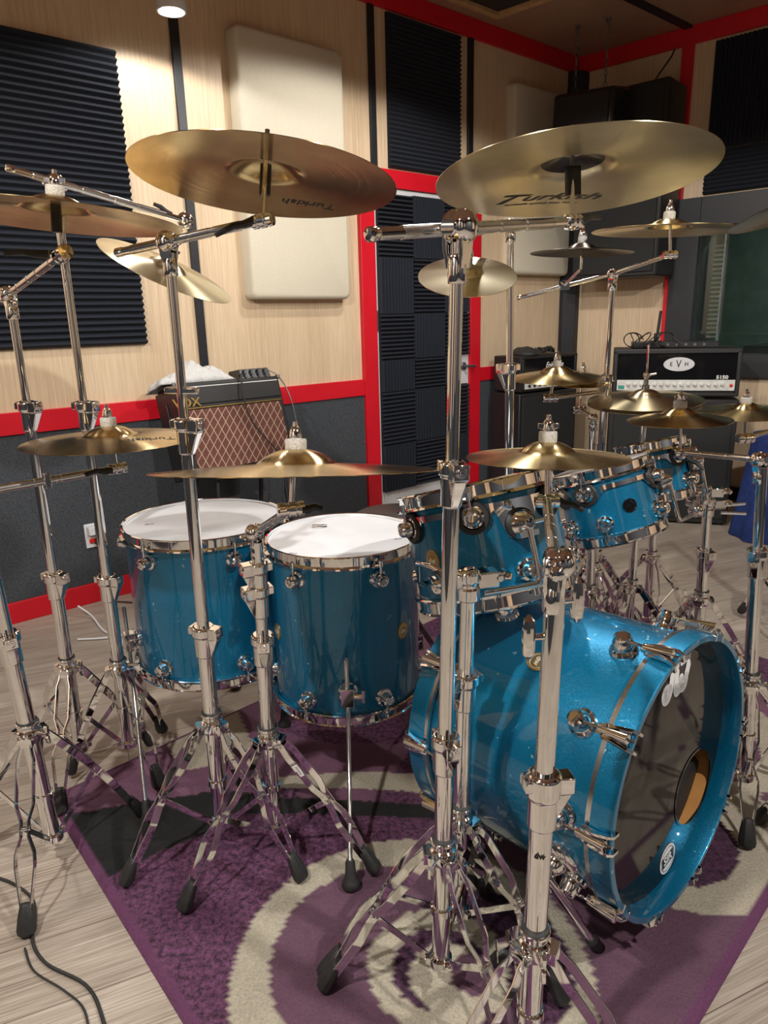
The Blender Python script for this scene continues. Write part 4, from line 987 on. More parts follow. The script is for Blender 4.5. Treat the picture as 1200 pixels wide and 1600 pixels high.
# --- C11: splash front right (S8)
_, bl, letter, n = cymbal('splash_cymbal', 'bronze splash cymbal over the nearest rack tom, on a short boom', (.300, 1.262, 1.020), (.013, .055, 1), .147, BRASS_YEL, bell_r=.05, bow=.075)
st, B, ax = stand('thick chrome boom stand at front right, its base cut by the lower edge', (.215, .875), (.232, .90, .925), (.60,), (212, -28, 92), hub_z=.33, Rf=.25, radii=(.0175, .0145), clamp_side=(.95, .1, 0), s=1.2)
tp = V((.230, .90, .946)); te = V((.296, 1.235, .945)); bdv = (te-tp).normalized(); boom_tilter(st, tp, ax, te-tp, .95); boom(st, tp-bdv*.05, te, .0082)
cym_post(st, te, bl+n*.03, n, (1, 0, 0), rod=.0048); lever_part(st, te+V((.018, 0, 0)), V((1, -.2, -.38)), .05)
for dz, sd_ in ((-.035, (1, .2, 0)), (-.085, (-1, -.1, 0))):
    q = B(.925+dz); m_ = MB(); d = V(sd_).normalized(); m_.cyl(q, q+d*.035, .005, n=12); m_.lathe(q+d*.034-Z*.034, Z, [(.002, 0), (.008, .008), (.0095, .02), (.0095, .048), (.008, .060), (.002, .068)], 12)
    part('wing_bolt', m_, CHROME, st, ang=20)
m_ = MB(); m_.cyl(V(bl)-n*.045, V(bl)-n*.010, .008, n=20); part('sleeve', m_, PLASTIC, st); felt_nut(st, bl, n, .0165, True, .019)
# sticker on S8 lower tube
q = B(.50)+V((-.25, -1, 0)).normalized()*.018
part('maker_mark', text_mb('dw', .013, (1, -.25, 0), Z, q, .0003, bold=.0006), INK, st)

# --- S9 with C5 splash
_, bl5, letter, n5 = cymbal('splash_cymbal', 'small pale splash cymbal tilted forward beside the front centre stand', (.184, 1.524, 1.352), (-.012, -.485, 1), .101, BRASS_PALE2, bell_r=.032, bow=.09)
letter('Turkish', .014, (.03, .065), -.2, shear=.2)
st, B, ax = stand('slim straight stand behind the front centre stand, carrying the tilted splash', (.375, 2.0), (.355, 2.0, 1.50), (1.12,), (80, 200, 320), hub_z=.33, Rf=.2, radii=(.0125, .0095), clamp_side=(-.8, -.4, 0))
tp = V((.355, 2.0, 1.505)); te = V((.192, 1.56, 1.435)); bdv = (te-tp).normalized(); boom_tilter(st, tp, ax, te-tp, .6); boom(st, tp-bdv*.04, te, .006)
m_ = MB(); m_.cyl(te, V(bl5)-n5*.0, .004, n=12); part('cymbal_rod', m_, CHROME, st); felt_nut(st, V(bl5), n5, .010, True, .009)
# --- S10: C6, C7, C12
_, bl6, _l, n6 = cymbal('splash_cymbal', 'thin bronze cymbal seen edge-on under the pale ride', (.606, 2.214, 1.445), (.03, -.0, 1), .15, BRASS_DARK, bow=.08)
_, bl7, _l, n7 = cymbal('crash_cymbal', 'bronze cymbal on the boom tip in front of the hanging loudspeaker', (.812, 2.096, 1.488), (.026, -.02, 1), .205, BRASS_YEL, bow=.05)
_, bl12, _l, n12 = cymbal('splash_cymbal', 'bell-topped bronze cymbal in front of the lettered amplifier head at rear centre', (.575, 2.328, 1.072), (-.012, -.067, 1), .151, BRASS_YEL, bell_r=.055, bow=.12)
st, B, ax = stand('tall rear boom stand carrying three cymbals on two booms', (.76, 2.42), (.747, 2.35, 1.375), (1.05,), (60, 180, 300), hub_z=.37, Rf=.22, radii=(.0135, .0095), clamp_side=(-1, -.3, 0))
tp = V((.747, 2.35, 1.391)); te = V((.825, 2.10, 1.425)); te2 = V((.472, 2.50, 1.328)); boom_tilter(st, tp, ax, te-te2, .7); boom(st, tp, te, .006); boom(st, te2, tp, .006)
cym_post(st, te, bl7+n7*.03, n7, (1, 0, 0), big=.9); felt_nut(st, V(bl7), n7, .016, True, .008)
c6 = V((.606, 2.40, 1.362)); m_ = MB(); m_.box(c6, (.03, .02, .03)); m_.cyl(c6, V((bl6.x, bl6.y, 1.40)), .005, n=12); m_.cyl(V((bl6.x, bl6.y, 1.40)), V(bl6)+Z*.02, .004, n=12); part('cymbal_rod', m_, CHROME, st); felt_nut(st, V(bl6), n6, .013, True, .008)
tb = V((.55, 2.3, 1.01)); j = B(1.02); boom(st, j, tb, .006); cym_post(st, tb, bl12+n12*.02, n12, (1, 0, 0), big=1.1); felt_nut(st, V(bl12), n12, .013, True, .008)
# --- S11: small splash C13
_, bl13, _l, n13 = cymbal('splash_cymbal', 'tiny bronze splash cymbal overlapping the bell-topped one at rear centre', (.68, 2.40, 1.045), (-.016, -.074, 1), .090, BRASS_YEL, bell_r=.03, bow=.12)
st, B, ax = stand('short rear stand with the tiny splash cymbal on top', (.715, 2.30), (.70, 2.32, .925), (.70,), (30, 150, 270), hub_z=.33, Rf=.19, radii=(.015, .013), clamp_side=(.9, -.4, 0))
te = V((.672, 2.39, .957)); boom_tilter(st, V((.70, 2.32, .94)), ax, te-V((.70, 2.32, .94)), .6); boom(st, V((.70, 2.32, .94)), te, .006); cym_post(st, te, bl13+n13*.03, n13, (1, 0, 0), big=1.0); felt_nut(st, V(bl13), n13, .010, True, .006)
# --- hi-hats
G = 'pair of hi-hat cymbals'
_, blh, _l, nh = cymbal('hi_hat_cymbal', 'upper bronze hi-hat cymbal with its bell up, before the silver-badged amplifier', (.852, 2.282, .998), (-.038, -.069, 1), .178, BRASS_PALE2, bell_r=.05, bow=.09, cat='hi-hat')
o, _, _l, _n = cymbal('hi_hat_cymbal', 'lower bronze hi-hat cymbal under the other, bell down', (.852, 2.282, .986), (.038, .069, -1), .178, BRASS_YEL, bell_r=.05, bow=.06, cat='hi-hat')
st, B, ax = stand('rear hi-hat stand with thin pull rod through its two cymbals', (.86, 2.30), (.853, 2.283, .955), (.62,), (100, 220, 340), hub_z=.345, Rf=.22, radii=(.0135, .0095), name='hi_hat_stand', cat='hi-hat stand')
m_ = MB(); m_.cyl(V((.853, 2.283, .95)), V((.85, 2.281, 1.17)), .0035, n=10); part('pull_rod', m_, CHROME, st)
m_ = MB(); m_.lathe(blh, nh, [(.004, 0), (.012, .0), (.012, .012), (.008, .014), (.008, .03), (.004, .035)], 18); m_.sph(blh+nh*.045, .011, 14, 8); m_.sweep([blh+nh*.045, blh+nh*.05+X*.03], .004, 8); part('clutch', m_, CHROME, st)
# --- S14 with C15
_, bl15, _l, n15 = cymbal('splash_cymbal', 'bronze splash cymbal with tall grey felt, right of the hi-hats', (.848, 1.998, .972), (-.028, -.007, 1), .142, BRASS_YEL, bell_r=.05, bow=.13)
st, B, ax = stand('boom stand at the right edge beside the bass drum, one foot on the rug', (.93, 1.62), (.912, 1.655, .905), (.68,), (-110, 10, 130), hub_z=.345, Rf=.215, radii=(.0165, .012), clamp_side=(-.6, -.8, 0))
tp = V((.908, 1.66, .922)); te = V((.851, 1.98, .882)); boom_tilter(st, tp, ax, te-tp, .8); boom(st, tp, te, .007); cym_post(st, te, bl15+n15*.02, n15, (1, .2, 0), big=1.1); lever_part(st, te+V((.01, -.02, -.01)), V((.6, -.6, -.5)), .06)
felt_nut(st, V(bl15), n15, .019, True, .017)
# --- C16 and its stand beyond the right edge
_, bl16, _l, n16 = cymbal('crash_cymbal', 'bronze crash cymbal at the right edge, level with the hi-hats', (1.30, 2.51, .918), (-.053, -.036, 1), .178, BRASS_YEL, bell_r=.05, bow=.09)
st, B, ax = stand('boom stand whose arm enters from the right edge under the crash cymbal', (1.62, 2.62), (1.60, 2.6, .86), (.65,), (0, 120, 240), hub_z=.345, Rf=.2, radii=(.0165, .012))
tp = V((1.60, 2.6, .875)); te = V((1.302, 2.50, .825)); boom_tilter(st, tp, ax, te-tp, .8); boom(st, tp, te, .008); cym_post(st, te, bl16+n16*.02, n16, (1, .2, 0), big=1.5); felt_nut(st, V(bl16), n16, .019, False)
# --- C8 dark cymbal upper right edge
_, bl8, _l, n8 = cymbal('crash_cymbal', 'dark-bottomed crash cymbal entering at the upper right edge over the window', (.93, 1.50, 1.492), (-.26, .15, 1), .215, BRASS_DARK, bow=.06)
st, B, ax = stand('tall stand beyond the right edge under the dark-bottomed crash', (1.02, 1.36), (.945, 1.485, 1.45), (.6, 1.05), (0, 120, 240), hub_z=.345, Rf=.17, radii=(.0165, .012, .009))
m_ = MB(); m_.cyl(V((.945, 1.485, 1.43)), V(bl8)+n8*.02, .0045, n=10); part('cymbal_rod', m_, CHROME, st); felt_nut(st, V(bl8), n8)

# --- S7: tom stand behind the front stand, holds rack tom L-arms
st, B, ax = stand('chrome tom stand directly behind the front centre stand, clamped to the near rack tom', (.138, 1.195), (.150, 1.20, .80), (.60,), (198, 75, -42), hub_z=.305, Rf=(.30, .24, .24), radii=(.0165, .0145), name='tom_stand', cat='tom stand', clamp_side=(-.9, -.5, 0))
def tomclamp(st, c, d, s=1):
    c = V(c); d = V(d).normalized(); sd = Z.cross(d); m_ = MB()
    m_.lathe(c-Z*.03, Z, [(.018, 0), (.021, .004), (.021, .024), (.018, .028), (.018, .034), (.022, .038), (.022, .056), (.016, .062)], 28)
    m_.box(c+d*.035+Z*.01, (.04, .034, .030), d, sd, Z); m_.box(c-d*.03+Z*.012, (.03, .030, .026), d, sd, Z)
    k = part('arm_clamp', m_, CHROME, st, .003)
    for sg, q in ((1, c+d*.055+Z*.012), (-1, c-d*.045+Z*.014)):
        m_ = MB(); m_.cyl(q, q+d*sg*.02, .006, n=12); m_.lathe(q+d*sg*.018-sd*.02, sd, [(.003, 0), (.008, .006), (.009, .02), (.008, .034), (.003, .04)], 12); m_.cyl(q-sd*.02, q+sd*.045, .0055, n=12); part('wing_bolt', m_, CHROME, k, ang=20)
tomclamp(st, (.150, 1.20, .80), (1, .25, 0))
m_ = MB(); a = V((.14, 1.195, .80)); m_.sweep([a, a+V((-.05, .05, .02)), a+V((-.075, .10, .01)), a+V((-.07, .16, -.05)), a+V((-.035, .26, -.11))], .0065, 12); part('l_arm', m_, CHROME, st, ang=60)
m_ = MB(); q = a+V((-.035, .26, -.11)); m_.sph(q, .02, 18, 12); m_.box(q+V((0, .01, -.03)), (.022, .022, .05)); part('ball_mount', m_, CHROME, st)
# --- S13: double tom stand right of the rack toms
st, B, ax = stand('double tom stand right of the small rack toms, rising behind the bass drum', (1.06, 2.20), (1.05, 2.20, .655), (.49,), (110, 230, 350), hub_z=.335, Rf=.21, radii=(.0185, .0155), name='tom_stand', cat='tom stand', clamp_side=(.2, -1, 0))
tomclamp(st, (1.05, 2.20, .655), (1, .15, 0)); tomclamp(st, (1.02, 2.17, .705), (1, -.1, 0))
m_ = MB(); m_.sph((.985, 2.14, .665), .024, 20, 12); m_.cyl((1.08, 2.2, .66), (1.17, 2.2, .665), .0055, n=10); m_.cyl((1.08, 2.17, .645), (1.16, 2.17, .64), .0055, n=10); part('ball_mount', m_, CHROME, st)
m_ = MB(); m_.sweep([V((1.02, 2.17, .72)), V((.96, 2.12, .72)), V((.90, 2.10, .74)), V((.86, 2.09, .78))], .006, 10); m_.box((.86, 2.09, .79), (.03, .025, .05)); part('l_arm', m_, CHROME, st)
# --- snare stand and third rear stand
st, B, ax = stand('low chrome stand behind the middle rack tom with braces folded out', (1.04, 2.60), (1.03, 2.58, .68), (.50,), (20, 140, 260), hub_z=.345, Rf=.24, radii=(.0165, .0125), name='snare_stand', cat='snare stand')
m_ = MB()
for a in (30, 150, 270): m_.sweep([V((1.03, 2.58, .66)), V((1.03, 2.58, .68))+V((cos(rad(a)), sin(rad(a)), 0))*.10, V((1.03, 2.58, .70))+V((cos(rad(a)), sin(rad(a)), 0))*.15], .005, 8)
part('basket', m_, CHROME, st)
st, B, ax = stand('rear chrome stand left of the hi-hat stand, its legs seen under the rack tom', (.83, 2.62), (.82, 2.62, .80), (.55,), (90, 210, 330), hub_z=.345, Rf=.22, radii=(.0165, .0125))
# --- drum throne
t = thing('drum_throne', 'round black-seated drum throne behind the centre floor tom', 'stool', (.045, 2.36, 0))
m_ = MB(); m_.lathe((.045, 2.36, .54), Z, [(0, 0), (.155, 0), (.172, .012), (.175, .04), (.168, .062), (.14, .078), (0, .085)], 64); part('seat', m_, SEAT, t)
m_ = MB(); m_.cyl((.045, 2.36, .10), (.045, 2.36, .55), .014); part('column', m_, CHROME, t)
for a in (90, 210, 330):
    d = V((cos(rad(a)), sin(rad(a)), 0)); m_ = MB(); sd = Z.cross(d); m_.ribbon([V((.045, 2.36, .30))+d*.015, V((.045, 2.36, .04))+d*.22], sd, .022, .006); L = part('leg', m_, CHROME, t)
    m_ = MB(); m_.box(V((.045, 2.36, .028))+d*.225, (.04, .03, .03), d, sd, Z); part('rubber_foot', m_, RUBBER, L, .004)

# ------------------------------------------------------------ amplifiers
def rbox(c, sz, ex, ey, ez=Z): return MB().box(c, sz, ex, ey, ez)
# EVH style head and cabinet
a0 = rad(-17); ex = V((cos(a0), sin(a0), 0)); ey = V((-sin(a0), cos(a0), 0)); FL = V((1.405, 4.31, 0)); w_, dd = .70, .32
def E(x, y, z): return FL+ex*x+ey*y+Z*z
t = thing('guitar_cabinet', 'tall black guitar cabinet under the silver-badged amplifier head', 'speaker cabinet', E(.35, .16, 0))
part('body', rbox(E(.35, .17, .39), (.72, .33, .755), ex, ey), TOLEX, t, .008)
part('grille', rbox(E(.35, -.001, .39), (.66, .012, .69), ex, ey), GRILLE, t, .003)
part('side_handle', rbox(E(.712, .17, .46), (.006, .14, .06), ex, ey), PLASTIC, t, .004)
for x in (.03, .67):
    for y in (.04, .30): part('foot', MB().cyl(E(x, y, 0), E(x, y, .015), .018), RUBBER, t)
t = thing('guitar_amplifier', 'black amplifier head with oval silver EVH badge and white control strip', 'amplifier', E(.35, .16, .77))
z0, z1 = .785, 1.062
part('body', join(rbox(E(.35, .165, (z0+z1)/2), (.70, .30, z1-z0), ex, ey)), TOLEX, t, .008)
part('front_bezel', join(rbox(E(.35, .012, z1-.015), (.70, .03, .03), ex, ey), rbox(E(.35, .012, z0+.012), (.70, .03, .024), ex, ey), rbox(E(.012, .012, (z0+z1)/2), (.024, .03, z1-z0-.02), ex, ey), rbox(E(.688, .012, (z0+z1)/2), (.024, .03, z1-z0-.02), ex, ey)), TOLEX, t, .006)
part('front_panel', rbox(E(.35, .012, .955), (.65, .006, .155), ex, ey), BLACKGLOSS, t)
cp = part('control_panel', rbox(E(.35, .006, .850), (.65, .012, .062), ex, ey), STEELW, t, .001)
for k in range(15):
    m_ = MB(); q = E(.09+.037*k, 0, .855); m_.lathe(q, -ey, [(.012, 0), (.012, .004), (.008, .006), (.0075, .016), (0, .017)], 14); part('knob', m_, STEELW, cp)
part('pilot_light', MB().lathe(E(.655, .0, .85), -ey, [(.009, 0), (.009, .006), (0, .008)], 14), REDPL, cp)
part('tape_mark', rbox(E(.05, -.001, .838), (.035, .002, .022), ex, ey), mat('green_tape', srgb(60, 140, 130), .5), cp)
m_ = MB(); bc = E(.365, .0, .972); N = 40
vs = [bc+ex*.085*cos(2*pi*i/N)+Z*.040*sin(2*pi*i/N)+ey*.006 for i in range(N)]+[bc+ex*.085*cos(2*pi*i/N)+Z*.040*sin(2*pi*i/N) for i in range(N)]
m_.add(vs, [(i, (i+1) % N, N+(i+1) % N, N+i) for i in range(N)]+[tuple(range(N, 2*N)), tuple(range(N-1, -1, -1))]); bb_ = part('badge', m_, noisy('silver_badge', srgb(205, 206, 208), srgb(220, 221, 223), 90, .35, 0, metal=.3), t, label='oval silver badge')
for s, x, sz, sq in (('E', -.043, .033, .9), ('V', -.002, .062, .75), ('H', .041, .033, .9)):
    part('badge_lettering', text_mb(s, sz, ex, Z, bc+ex*x-ey*.001, .0006, squash=sq, bold=.0003), INK, bb_)
part('model_lettering', text_mb('5150', .028, ex, Z, E(.605, .0075, .895), .0006, bold=.0012, squash=1.15), STEELW, t)
m_ = MB(); q = E(.70, .16, .955); m_.sweep([q+ey*-.07, q+ex*.012-ey*.06, q+ex*.014, q+ex*.012+ey*.06, q+ey*.07], .007, 8); part('carry_handle', m_, STEEL, t)
# things on top of that head
t = thing('rack_unit', 'flat black rack unit with sockets lying on the silver-badged amplifier head', 'audio unit', E(.34, .16, z1))
part('case', rbox(E(.34, .17, z1+.019), (.48, .20, .034), ex, ey), PLASTIC, t, .003)
for k in range(7): part('socket', MB().lathe(E(.2+.05*k, .07, z1+.02), -ey, [(.008, 0), (.008, .006), (.004, .006), (.004, .003), (0, .003)], 12), STEEL, t)
m_ = MB(); q = E(.235, .12, z1+.036); m_.cyl(q, q+Z*.05, .012, n=14); m_.cyl(q+Z*.05+X*.008, q+Z*.18+X*.018, .0085, n=14, ch=.002); m_.box(q+Z*.004, (.05, .05, .008))
solo('small_antenna', m_, PLASTIC, 'upright black stick aerial on the flat rack unit', 'aerial', q)
random.seed(3)
for k in range(4):
    q = E(.14+.07*k, .05, z1+.012); pts = []
    for i in range(22):
        a = 2*pi*i/16+k; pts.append(E(.10+.06*k+.06*cos(a)*(1-.02*i), .06+.05*sin(a*1.2), z1+.012+.040*(1+sin(a+k))))
    pts.append(E(.12+.09*k, .02, z1+.012)); m_ = MB(); m_.sweep(pts, .0035, 6)
    solo('coiled_cable', m_, RUBBER, 'black cable loop %s on the silver-badged amplifier head' % ('at the left end of the pile', 'second from the left', 'leaning on the stick aerial', 'rightmost of the pile')[k], 'cable', q, 'cables piled on the amplifier head', ang=60)

# Epiphone style head and cabinet near the corner
a0 = rad(36); ex2 = V((cos(a0), sin(a0), 0)); ey2 = V((-sin(a0), cos(a0), 0)); FL2 = V((.925, 4.69, 0))
def Ep(x, y, z): return FL2+ex2*x+ey2*y+Z*z
t = thing('guitar_cabinet', 'black guitar cabinet beside the door, under the smaller amplifier head', 'speaker cabinet', Ep(.28, .13, 0))
part('body', rbox(Ep(.28, .13, .39), (.58, .26, .755), ex2, ey2), TOLEX, t, .006)
part('grille', rbox(Ep(.28, -.002, .39), (.53, .012, .70), ex2, ey2), GRILLE, t, .003)
for x in (.03, .53): part('foot', MB().cyl(Ep(x, .04, 0), Ep(x, .04, .015), .018), RUBBER, t); part('foot', MB().cyl(Ep(x, .22, 0), Ep(x, .22, .015), .018), RUBBER, t)
t = thing('guitar_amplifier', 'black amplifier head with white script lettering near the room corner', 'amplifier', Ep(.275, .12, .77))
part('body', rbox(Ep(.275, .13, .895), (.55, .25, .235), ex2, ey2), TOLEX, t, .008)
part('front_panel', rbox(Ep(.275, .002, .925), (.50, .006, .13), ex2, ey2), BLACKGLOSS, t)
part('front_bezel', join(rbox(Ep(.275, .0, 1.002), (.55, .02, .018), ex2, ey2), rbox(Ep(.012, .0, .895), (.022, .02, .20), ex2, ey2), rbox(Ep(.538, .0, .895), (.022, .02, .20), ex2, ey2)), TOLEX, t, .003)
cp = part('control_panel', rbox(Ep(.26, -.002, .818), (.46, .008, .04), ex2, ey2), STEELW, t)
for k in range(8): part('knob', MB().lathe(Ep(.07+.05*k, -.006, .818), -ey2, [(.009, 0), (.008, .010), (0, .011)], 12), PLASTIC, cp)
part('script_lettering', text_mb('Epiphone', .052, ex2, Z, Ep(.32, -.004, .945), .0006, shear=.35, squash=.9, bold=.0004), LABELW, t, label='white script lettering')
# heap on top: soft black bag and cables
m_ = MB(); m_.sph(Ep(.17, .13, 1.02), .13, 26, 14, (1.2, .7, .34), Z)
c_ = Ep(.17, .13, 1.012); m_.v = [V((v.x, v.y, max(1.014, v.z)))+V((0, 0, .012*mnoise.noise(v*22) if v.z > 1.02 else 0)) for v in m_.v]
solo('soft_bag', m_, noisy('black_nylon', (.015, .015, .014), (.03, .03, .028), 90, .7, .4, .002), 'crumpled black soft bag on the script-lettered amplifier head', 'bag', c_)
pts = []
for i in range(60):
    a = i*.55; pts.append(Ep(.37+.085*cos(a)*(1-.3*sin(i)), .12+.05*sin(a*1.1), 1.022+.018*(1+sin(i*1.7))))
m_ = MB(); m_.sweep(pts, .005, 6); solo('coiled_cable', m_, RUBBER, 'tangle of black cables right of the soft bag on the amplifier head', 'cable', Ep(.37, .12, 1.015), ang=60)

# VOX style combo tilted back on a stand
def Vx(s, z, off): return Lw(s, z, off)
f_bl, f_br = Vx(.502, .62, .455), Vx(1.02, .62, .455); f_tl, f_tr = Vx(.502, 1.02, .335), Vx(1.05, 1.02, .335)
f_br = Vx(1.035, .62, .455); upv = (f_tl-f_bl).normalized(); rt = D1; nf = upv.cross(rt) if upv.cross(rt).dot(-N1) > 0 else rt.cross(upv); back = -nf
hgt_ = (f_tl-f_bl).length; O_ = f_bl; WV = .54; DV = .23
def VV(x, y, z): return O_+rt*x+back*y+upv*z
t = thing('combo_amplifier', 'black combo amplifier with brown diamond grille, tilted back on a stand', 'amplifier', VV(WV/2, DV/2, 0))
part('cabinet', rbox(VV(WV/2, DV/2, hgt_/2), (WV, DV, hgt_), rt, back, upv), TOLEX, t, .008)
part('top_panel', rbox(VV(WV/2, -.002, hgt_-.055), (WV-.02, .008, .09), rt, back, upv), TOLEX, t, .002)
gm = part('grille', rbox(VV(WV/2, -.002, .155), (WV-.05, .012, .275), rt, back, upv), VOXG, t, .003)
part('gold_piping', join(rbox(VV(WV/2, -.005, .300), (WV-.03, .006, .005), rt, back, upv)), GOLD, t)
part('white_piping', join(rbox(VV(WV/2, -.005, hgt_-.022), (WV-.03, .003, .003), rt, back, upv)), LABELW, t)
part('brand_lettering', text_mb('VOX', .055, rt, upv, VV(.038, -.008, .325), .002, bold=.001, squash=1.1), GOLD, t, label='gold lettering')
for x in (0, WV):
    for z in (.005, hgt_-.005): part('corner_cap', rbox(VV(x, .01, z), (.014, .03, .02), rt, back, upv), STEEL, t, .003)
part('side_handle', rbox(VV(-.003, .12, .28), (.006, .016, .14), rt, back, upv), PLASTIC, t, .002)
t = thing('amplifier_stand', 'black tubular stand with splayed legs under the brown-grilled amplifier', 'stand', Vx(.77, 0, .3))
m_ = MB()
for s in (.60, .95):
    m_ = MB(); s2 = s+(-.03 if s < .7 else .05); m_.sweep([Vx(s+.03, .60, .42), Vx(s2, .012, .50)], .011, 12); part('leg', m_, BLACKP, t)
    m_ = MB(); m_.sweep([Vx(s+.03, .60, .22), Vx(s2, .012, .12)], .011, 12); part('leg', m_, BLACKP, t)
m_ = MB(); m_.sweep([Vx(.60, .598, .46), Vx(1.0, .598, .46)], .011, 12); m_.sweep([Vx(.63, .3, .46), Vx(.98, .3, .46)], .009, 12); m_.sweep([Vx(.63, .60, .46), Vx(.63, .575, .2)], .011, 12); m_.sweep([Vx(.98, .60, .46), Vx(.98, .575, .2)], .011, 12); part('support_bar', m_, BLACKP, t)
# towel on the combo
m_ = MB(); vs = []; fs = []; nx, ny = 44, 26
tc_ = VV(.13, .11, hgt_+.004)
for j in range(ny+1):
    for i in range(nx+1):
        u, v = i/nx-.5, j/ny-.5; e_ = max(0, 1-(abs(u)*2)**4)*max(0, 1-(abs(v)*2)**4)
        h = (.022+.035*abs(mnoise.noise((u*4.2+1, v*3, .3)))+.025*abs(mnoise.noise((u*11, v*9, 3)))+.055*math.exp(-((u-.02)**2)*60-v*v*9)+.050*math.exp(-((u-.33)**2)*70-v*v*9))*e_**.5
        vs.append(tc_+rt*(u*.36+.01*mnoise.noise((u*9, v*9, 5)))+back*(v*.19)+upv*(h-.012*(1-e_)+.009))
for j in range(ny):
    for i in range(nx):
        a = j*(nx+1)+i; fs.append((a, a+1, a+nx+2, a+nx+1))
m_.add(vs, fs); o = solo('towel', m_, TOWEL, 'crumpled pale grey towel on the brown-grilled amplifier', 'towel', tc_, ang=80)
sm = o.modifiers.new('thick', 'SOLIDIFY'); sm.thickness = .006; sm.offset = 1
# pedal/mixer box
t = thing('small_mixer', 'small black box with knobs and jacks on the brown-grilled amplifier', 'audio unit', VV(.43, .10, hgt_))
part('case', MB().hexa([VV(.35, .03, hgt_+.002), VV(.52, .03, hgt_+.002), VV(.52, .16, hgt_+.002), VV(.36, .16, hgt_+.002)], [VV(.36, .045, hgt_+.052), VV(.52, .045, hgt_+.052), VV(.52, .15, hgt_+.068), VV(.36, .15, hgt_+.068)]), PLASTIC, t, .003)
for i in range(4):
    for j in range(3): part('knob', MB().cyl(VV(.38+.037*i, .040, hgt_+.012+.016*j), VV(.38+.037*i, .022, hgt_+.010+.016*j), .006, n=10), STEEL, t)
m_ = MB(); m_.sweep(smooth([VV(.35, .04, hgt_+.02), VV(.33, -.02, hgt_+.01), VV(.31, -.03, .33), VV(.33, -.03, .2), VV(.42, -.03, .05), VV(.43, -.02, -.08), VV(.38, .0, -.25), Vx(.85, .2, .35), Vx(.72, .03, .3), Vx(.60, .006, .33)]), .0035, 8)
solo('instrument_cable', m_, RUBBER, 'thin black cable hanging down over the brown diamond grille', 'cable', VV(.33, -.03, .2), ang=60)
m_ = MB(); m_.sweep(smooth([VV(.48, .05, hgt_+.05), VV(.55, .04, hgt_+.02), VV(.562, -.02, hgt_-.08), VV(.567, -.03, .2), VV(.56, .0, -.05), Vx(1.05, .35, .36), Vx(1.0, .08, .3), Vx(.95, .006, .28)]), .003, 8)
solo('instrument_cable', m_, STEEL, 'grey cable running down the right side of the brown-grilled amplifier', 'cable', VV(.567, -.03, .2), ang=60)

# hung loudspeakers in the corner
t = thing('loudspeaker', 'very tall black loudspeaker mounted in the corner behind the pale ride cymbal', 'loudspeaker', Rw(.5, 1.5, .2))
m_ = wbox(Rw, .20, .795, 1.50, 2.65, .06, .36); part('cabinet', m_, TOLEX, t, .012)
part('grille', wbox(Rw, .225, .77, 1.53, 2.62, .362, .372), GRILLE, t, .003)
t = thing('hanging_loudspeaker', 'smaller black loudspeaker hung on two chains in front of the tall one', 'loudspeaker', Rw(.43, 2.25, .66))
m_ = MB(); b = [Rw(.22, 2.26, .76), Rw(.62, 2.24, .76), Rw(.62, 2.24, .50), Rw(.22, 2.26, .50)]; tt = [Rw(.22, 2.585, .74), Rw(.62, 2.56, .74), Rw(.62, 2.60, .50), Rw(.22, 2.62, .50)]
m_.hexa(b, tt); part('cabinet', m_, PLASTIC, t, .02)
m_ = MB(); b = [Rw(.25, 2.28, .768), Rw(.59, 2.27, .768), Rw(.59, 2.27, .755), Rw(.25, 2.28, .755)]; tt = [Rw(.25, 2.56, .75), Rw(.59, 2.54, .75), Rw(.59, 2.54, .735), Rw(.25, 2.56, .735)]
m_.hexa(b, tt); part('grille', m_, GRILLE, t)
for cp_, lb in ((V((1.284, 5.01, 0)), 'left chain holding the hanging loudspeaker from the ceiling'), (V((1.442, 4.904, 0)), 'right chain holding the hanging loudspeaker from the ceiling')):
    m_ = MB(); z = 2.99; k = 0
    while z > 2.60:
        a = k % 2*pi/2; d = V((cos(a), sin(a), 0)); r_, h_ = .009, .020
        m_.sweep([V((cp_.x, cp_.y, z-h_))+d*r_*cos(2*pi*i/12)+Z*h_*sin(2*pi*i/12) for i in range(13)], .0024, 6); z -= .033; k += 1
    m_.cyl(V((cp_.x, cp_.y, 2.985)), V((cp_.x, cp_.y, 3.0)), .015); m_.cyl(V((cp_.x, cp_.y, 2.58)), V((cp_.x, cp_.y, 2.62)), .004)
    solo('chain', m_, STEEL, lb, 'chain', V((cp_.x, cp_.y, 3.0)), ang=60)
m_ = MB(); m_.sweep(smooth([Rw(.60, 2.64, .2), Rw(.62, 2.75, .1), Rw(.66, 2.85, .03), Rw(.68, 2.89, .03)]), .005, 8); solo('speaker_cable', m_, RUBBER, 'black cable rising from the tall loudspeaker to the red crown trim', 'cable', Rw(.62, 2.75, .1), ang=60)

# wall outlet with plugs
t = thing('power_outlet', 'white double power outlet with red switch on the grey carpeted wall', 'outlet', Lw(.16, .29, .012))
part('plate', wbox(Lw, .135, .205, .27, .385, .012, .022), WHITEP, t, .003); part('plug', wbox(Lw, .145, .195, .335, .375, .022, .055), WHITEP, t, .004); part('switch', wbox(Lw, .15, .18, .295, .315, .022, .034), REDPL, t, .002); part('plug', wbox(Lw, .172, .20, .285, .315, .022, .06), RUBBER, t, .003)
m_ = MB(); m_.sweep([Lw(.185, .30, .06), Lw(.19, .2, .07), Lw(.18, .08, .06), Lw(.20, .008, .09), V((-1.15, 3.1, .008)), V((-.9, 3.0, .006)), V((-.6, 2.95, .006)), V((-.3, 3.1, .006))], .004, 8)
solo('mains_cable', m_, RUBBER, 'black power cord running from the wall outlet along the floor', 'cord', Lw(.2, 0, .1), ang=60)
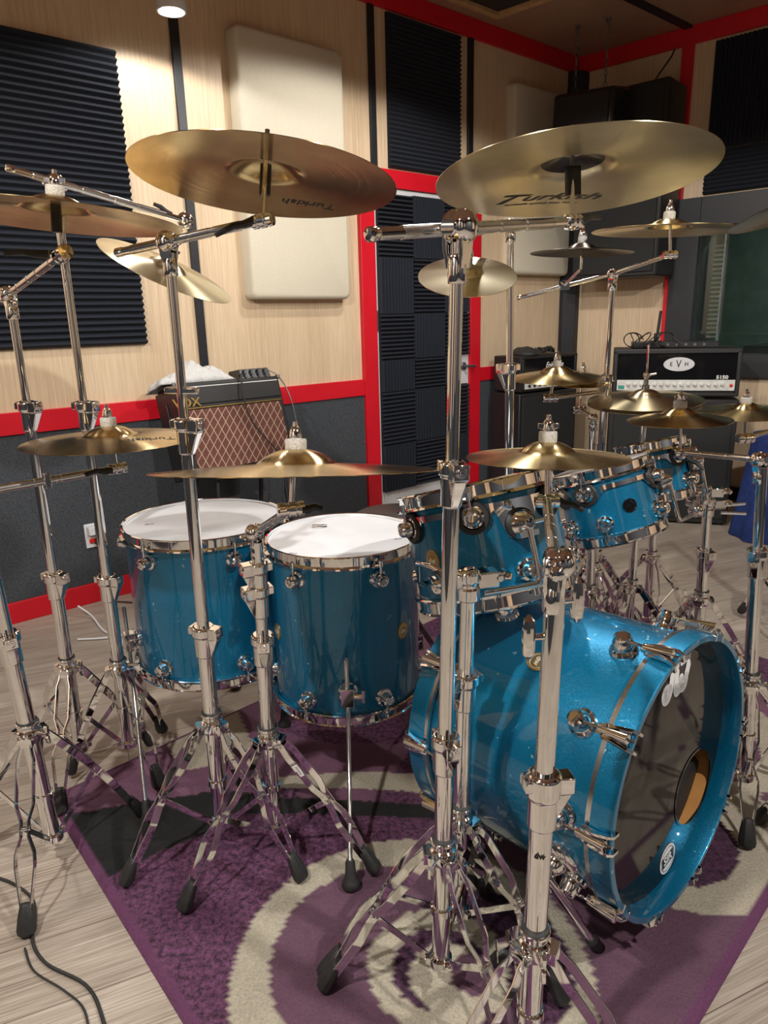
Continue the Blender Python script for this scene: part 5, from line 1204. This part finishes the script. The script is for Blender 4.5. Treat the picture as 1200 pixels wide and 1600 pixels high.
m_ = MB(); m_.sweep(smooth([V((-1.40, 2.98, .05)), V((-1.33, 2.95, .012)), V((-1.22, 2.80, .006)), V((-1.12, 2.72, .006)), V((-1.08, 2.62, .006))]), .0045, 8); m_.sweep(smooth([V((-1.30, 2.72, .006)), V((-1.15, 2.74, .006)), V((-1.02, 2.86, .006)), V((-.95, 3.0, .006)), V((-.99, 3.2, .03))]), .0045, 8)
solo('white_cord', m_, WHITEP, 'white cord lying loose on the planks near the red skirting', 'cord', V((-1.2, 2.8, 0)), ang=60)
# floor cables front left
def oz(pts): return [V((x, y, .005)) for x, y in pts]
m_ = MB(); m_.sweep(smooth(oz([(-1.02, 1.42), (-.92, 1.39), (-.84, 1.34), (-.80, 1.28), (-.775, 1.215), (-.72, 1.16), (-.62, 1.11), (-.56, 1.04), (-.50, .93), (-.46, .8)])), .0035, 8)
solo('floor_cable', m_, RUBBER, 'thin black cable crossing the planks at lower left, passing the stand foot', 'cable', V((-.7, 1.15, 0)), ang=60)
m_ = MB(); m_.sweep(smooth(oz([(-.785, 1.20), (-.74, 1.145), (-.66, 1.10), (-.60, 1.055), (-.555, .97), (-.515, .88), (-.47, .78)])), .0022, 8)
solo('floor_cable', m_, RUBBER, 'thinner second cable beside the black one at lower left', 'cable', V((-.6, 1.05, 0)), ang=60)
m_ = MB(); m_.sweep(smooth(oz([(-1.0, 2.42), (-.78, 2.36), (-.58, 2.40), (-.40, 2.52), (-.2, 2.8)])), .003, 8)
solo('floor_cable', m_, RUBBER, 'black cable on the planks behind the left floor tom', 'cable', V((-.6, 2.4, 0)), ang=60)
# blue cloth at right
m_ = MB(); vs = []; fs = []; N = 40; K = 10; bc_ = V((2.30, 3.86, 0))
for k in range(K+1):
    f = k/K; z = .60*(1-f)+.004
    for i in range(N):
        a = 2*pi*i/N; r_ = (.20+.05*f)*(1+.07*sin(a*7+f*2)*f+.05*sin(a*3)); vs.append(bc_+V((cos(a)*r_*1.1, sin(a)*r_*.8, z)))
vs.append(bc_+V((0, 0, .63))); top_ = len(vs)-1
for k in range(K):
    for i in range(N): fs.append((k*N+i, (k+1)*N+i, (k+1)*N+(i+1) % N, k*N+(i+1) % N))
for i in range(N): fs.append((top_, i, (i+1) % N))
m_.add(vs, fs); solo('blue_cover', m_, BLUECLOTH, 'dark blue cloth cover hanging to the floor at the right edge, beside the cabinet', 'cloth', bc_, ang=80)
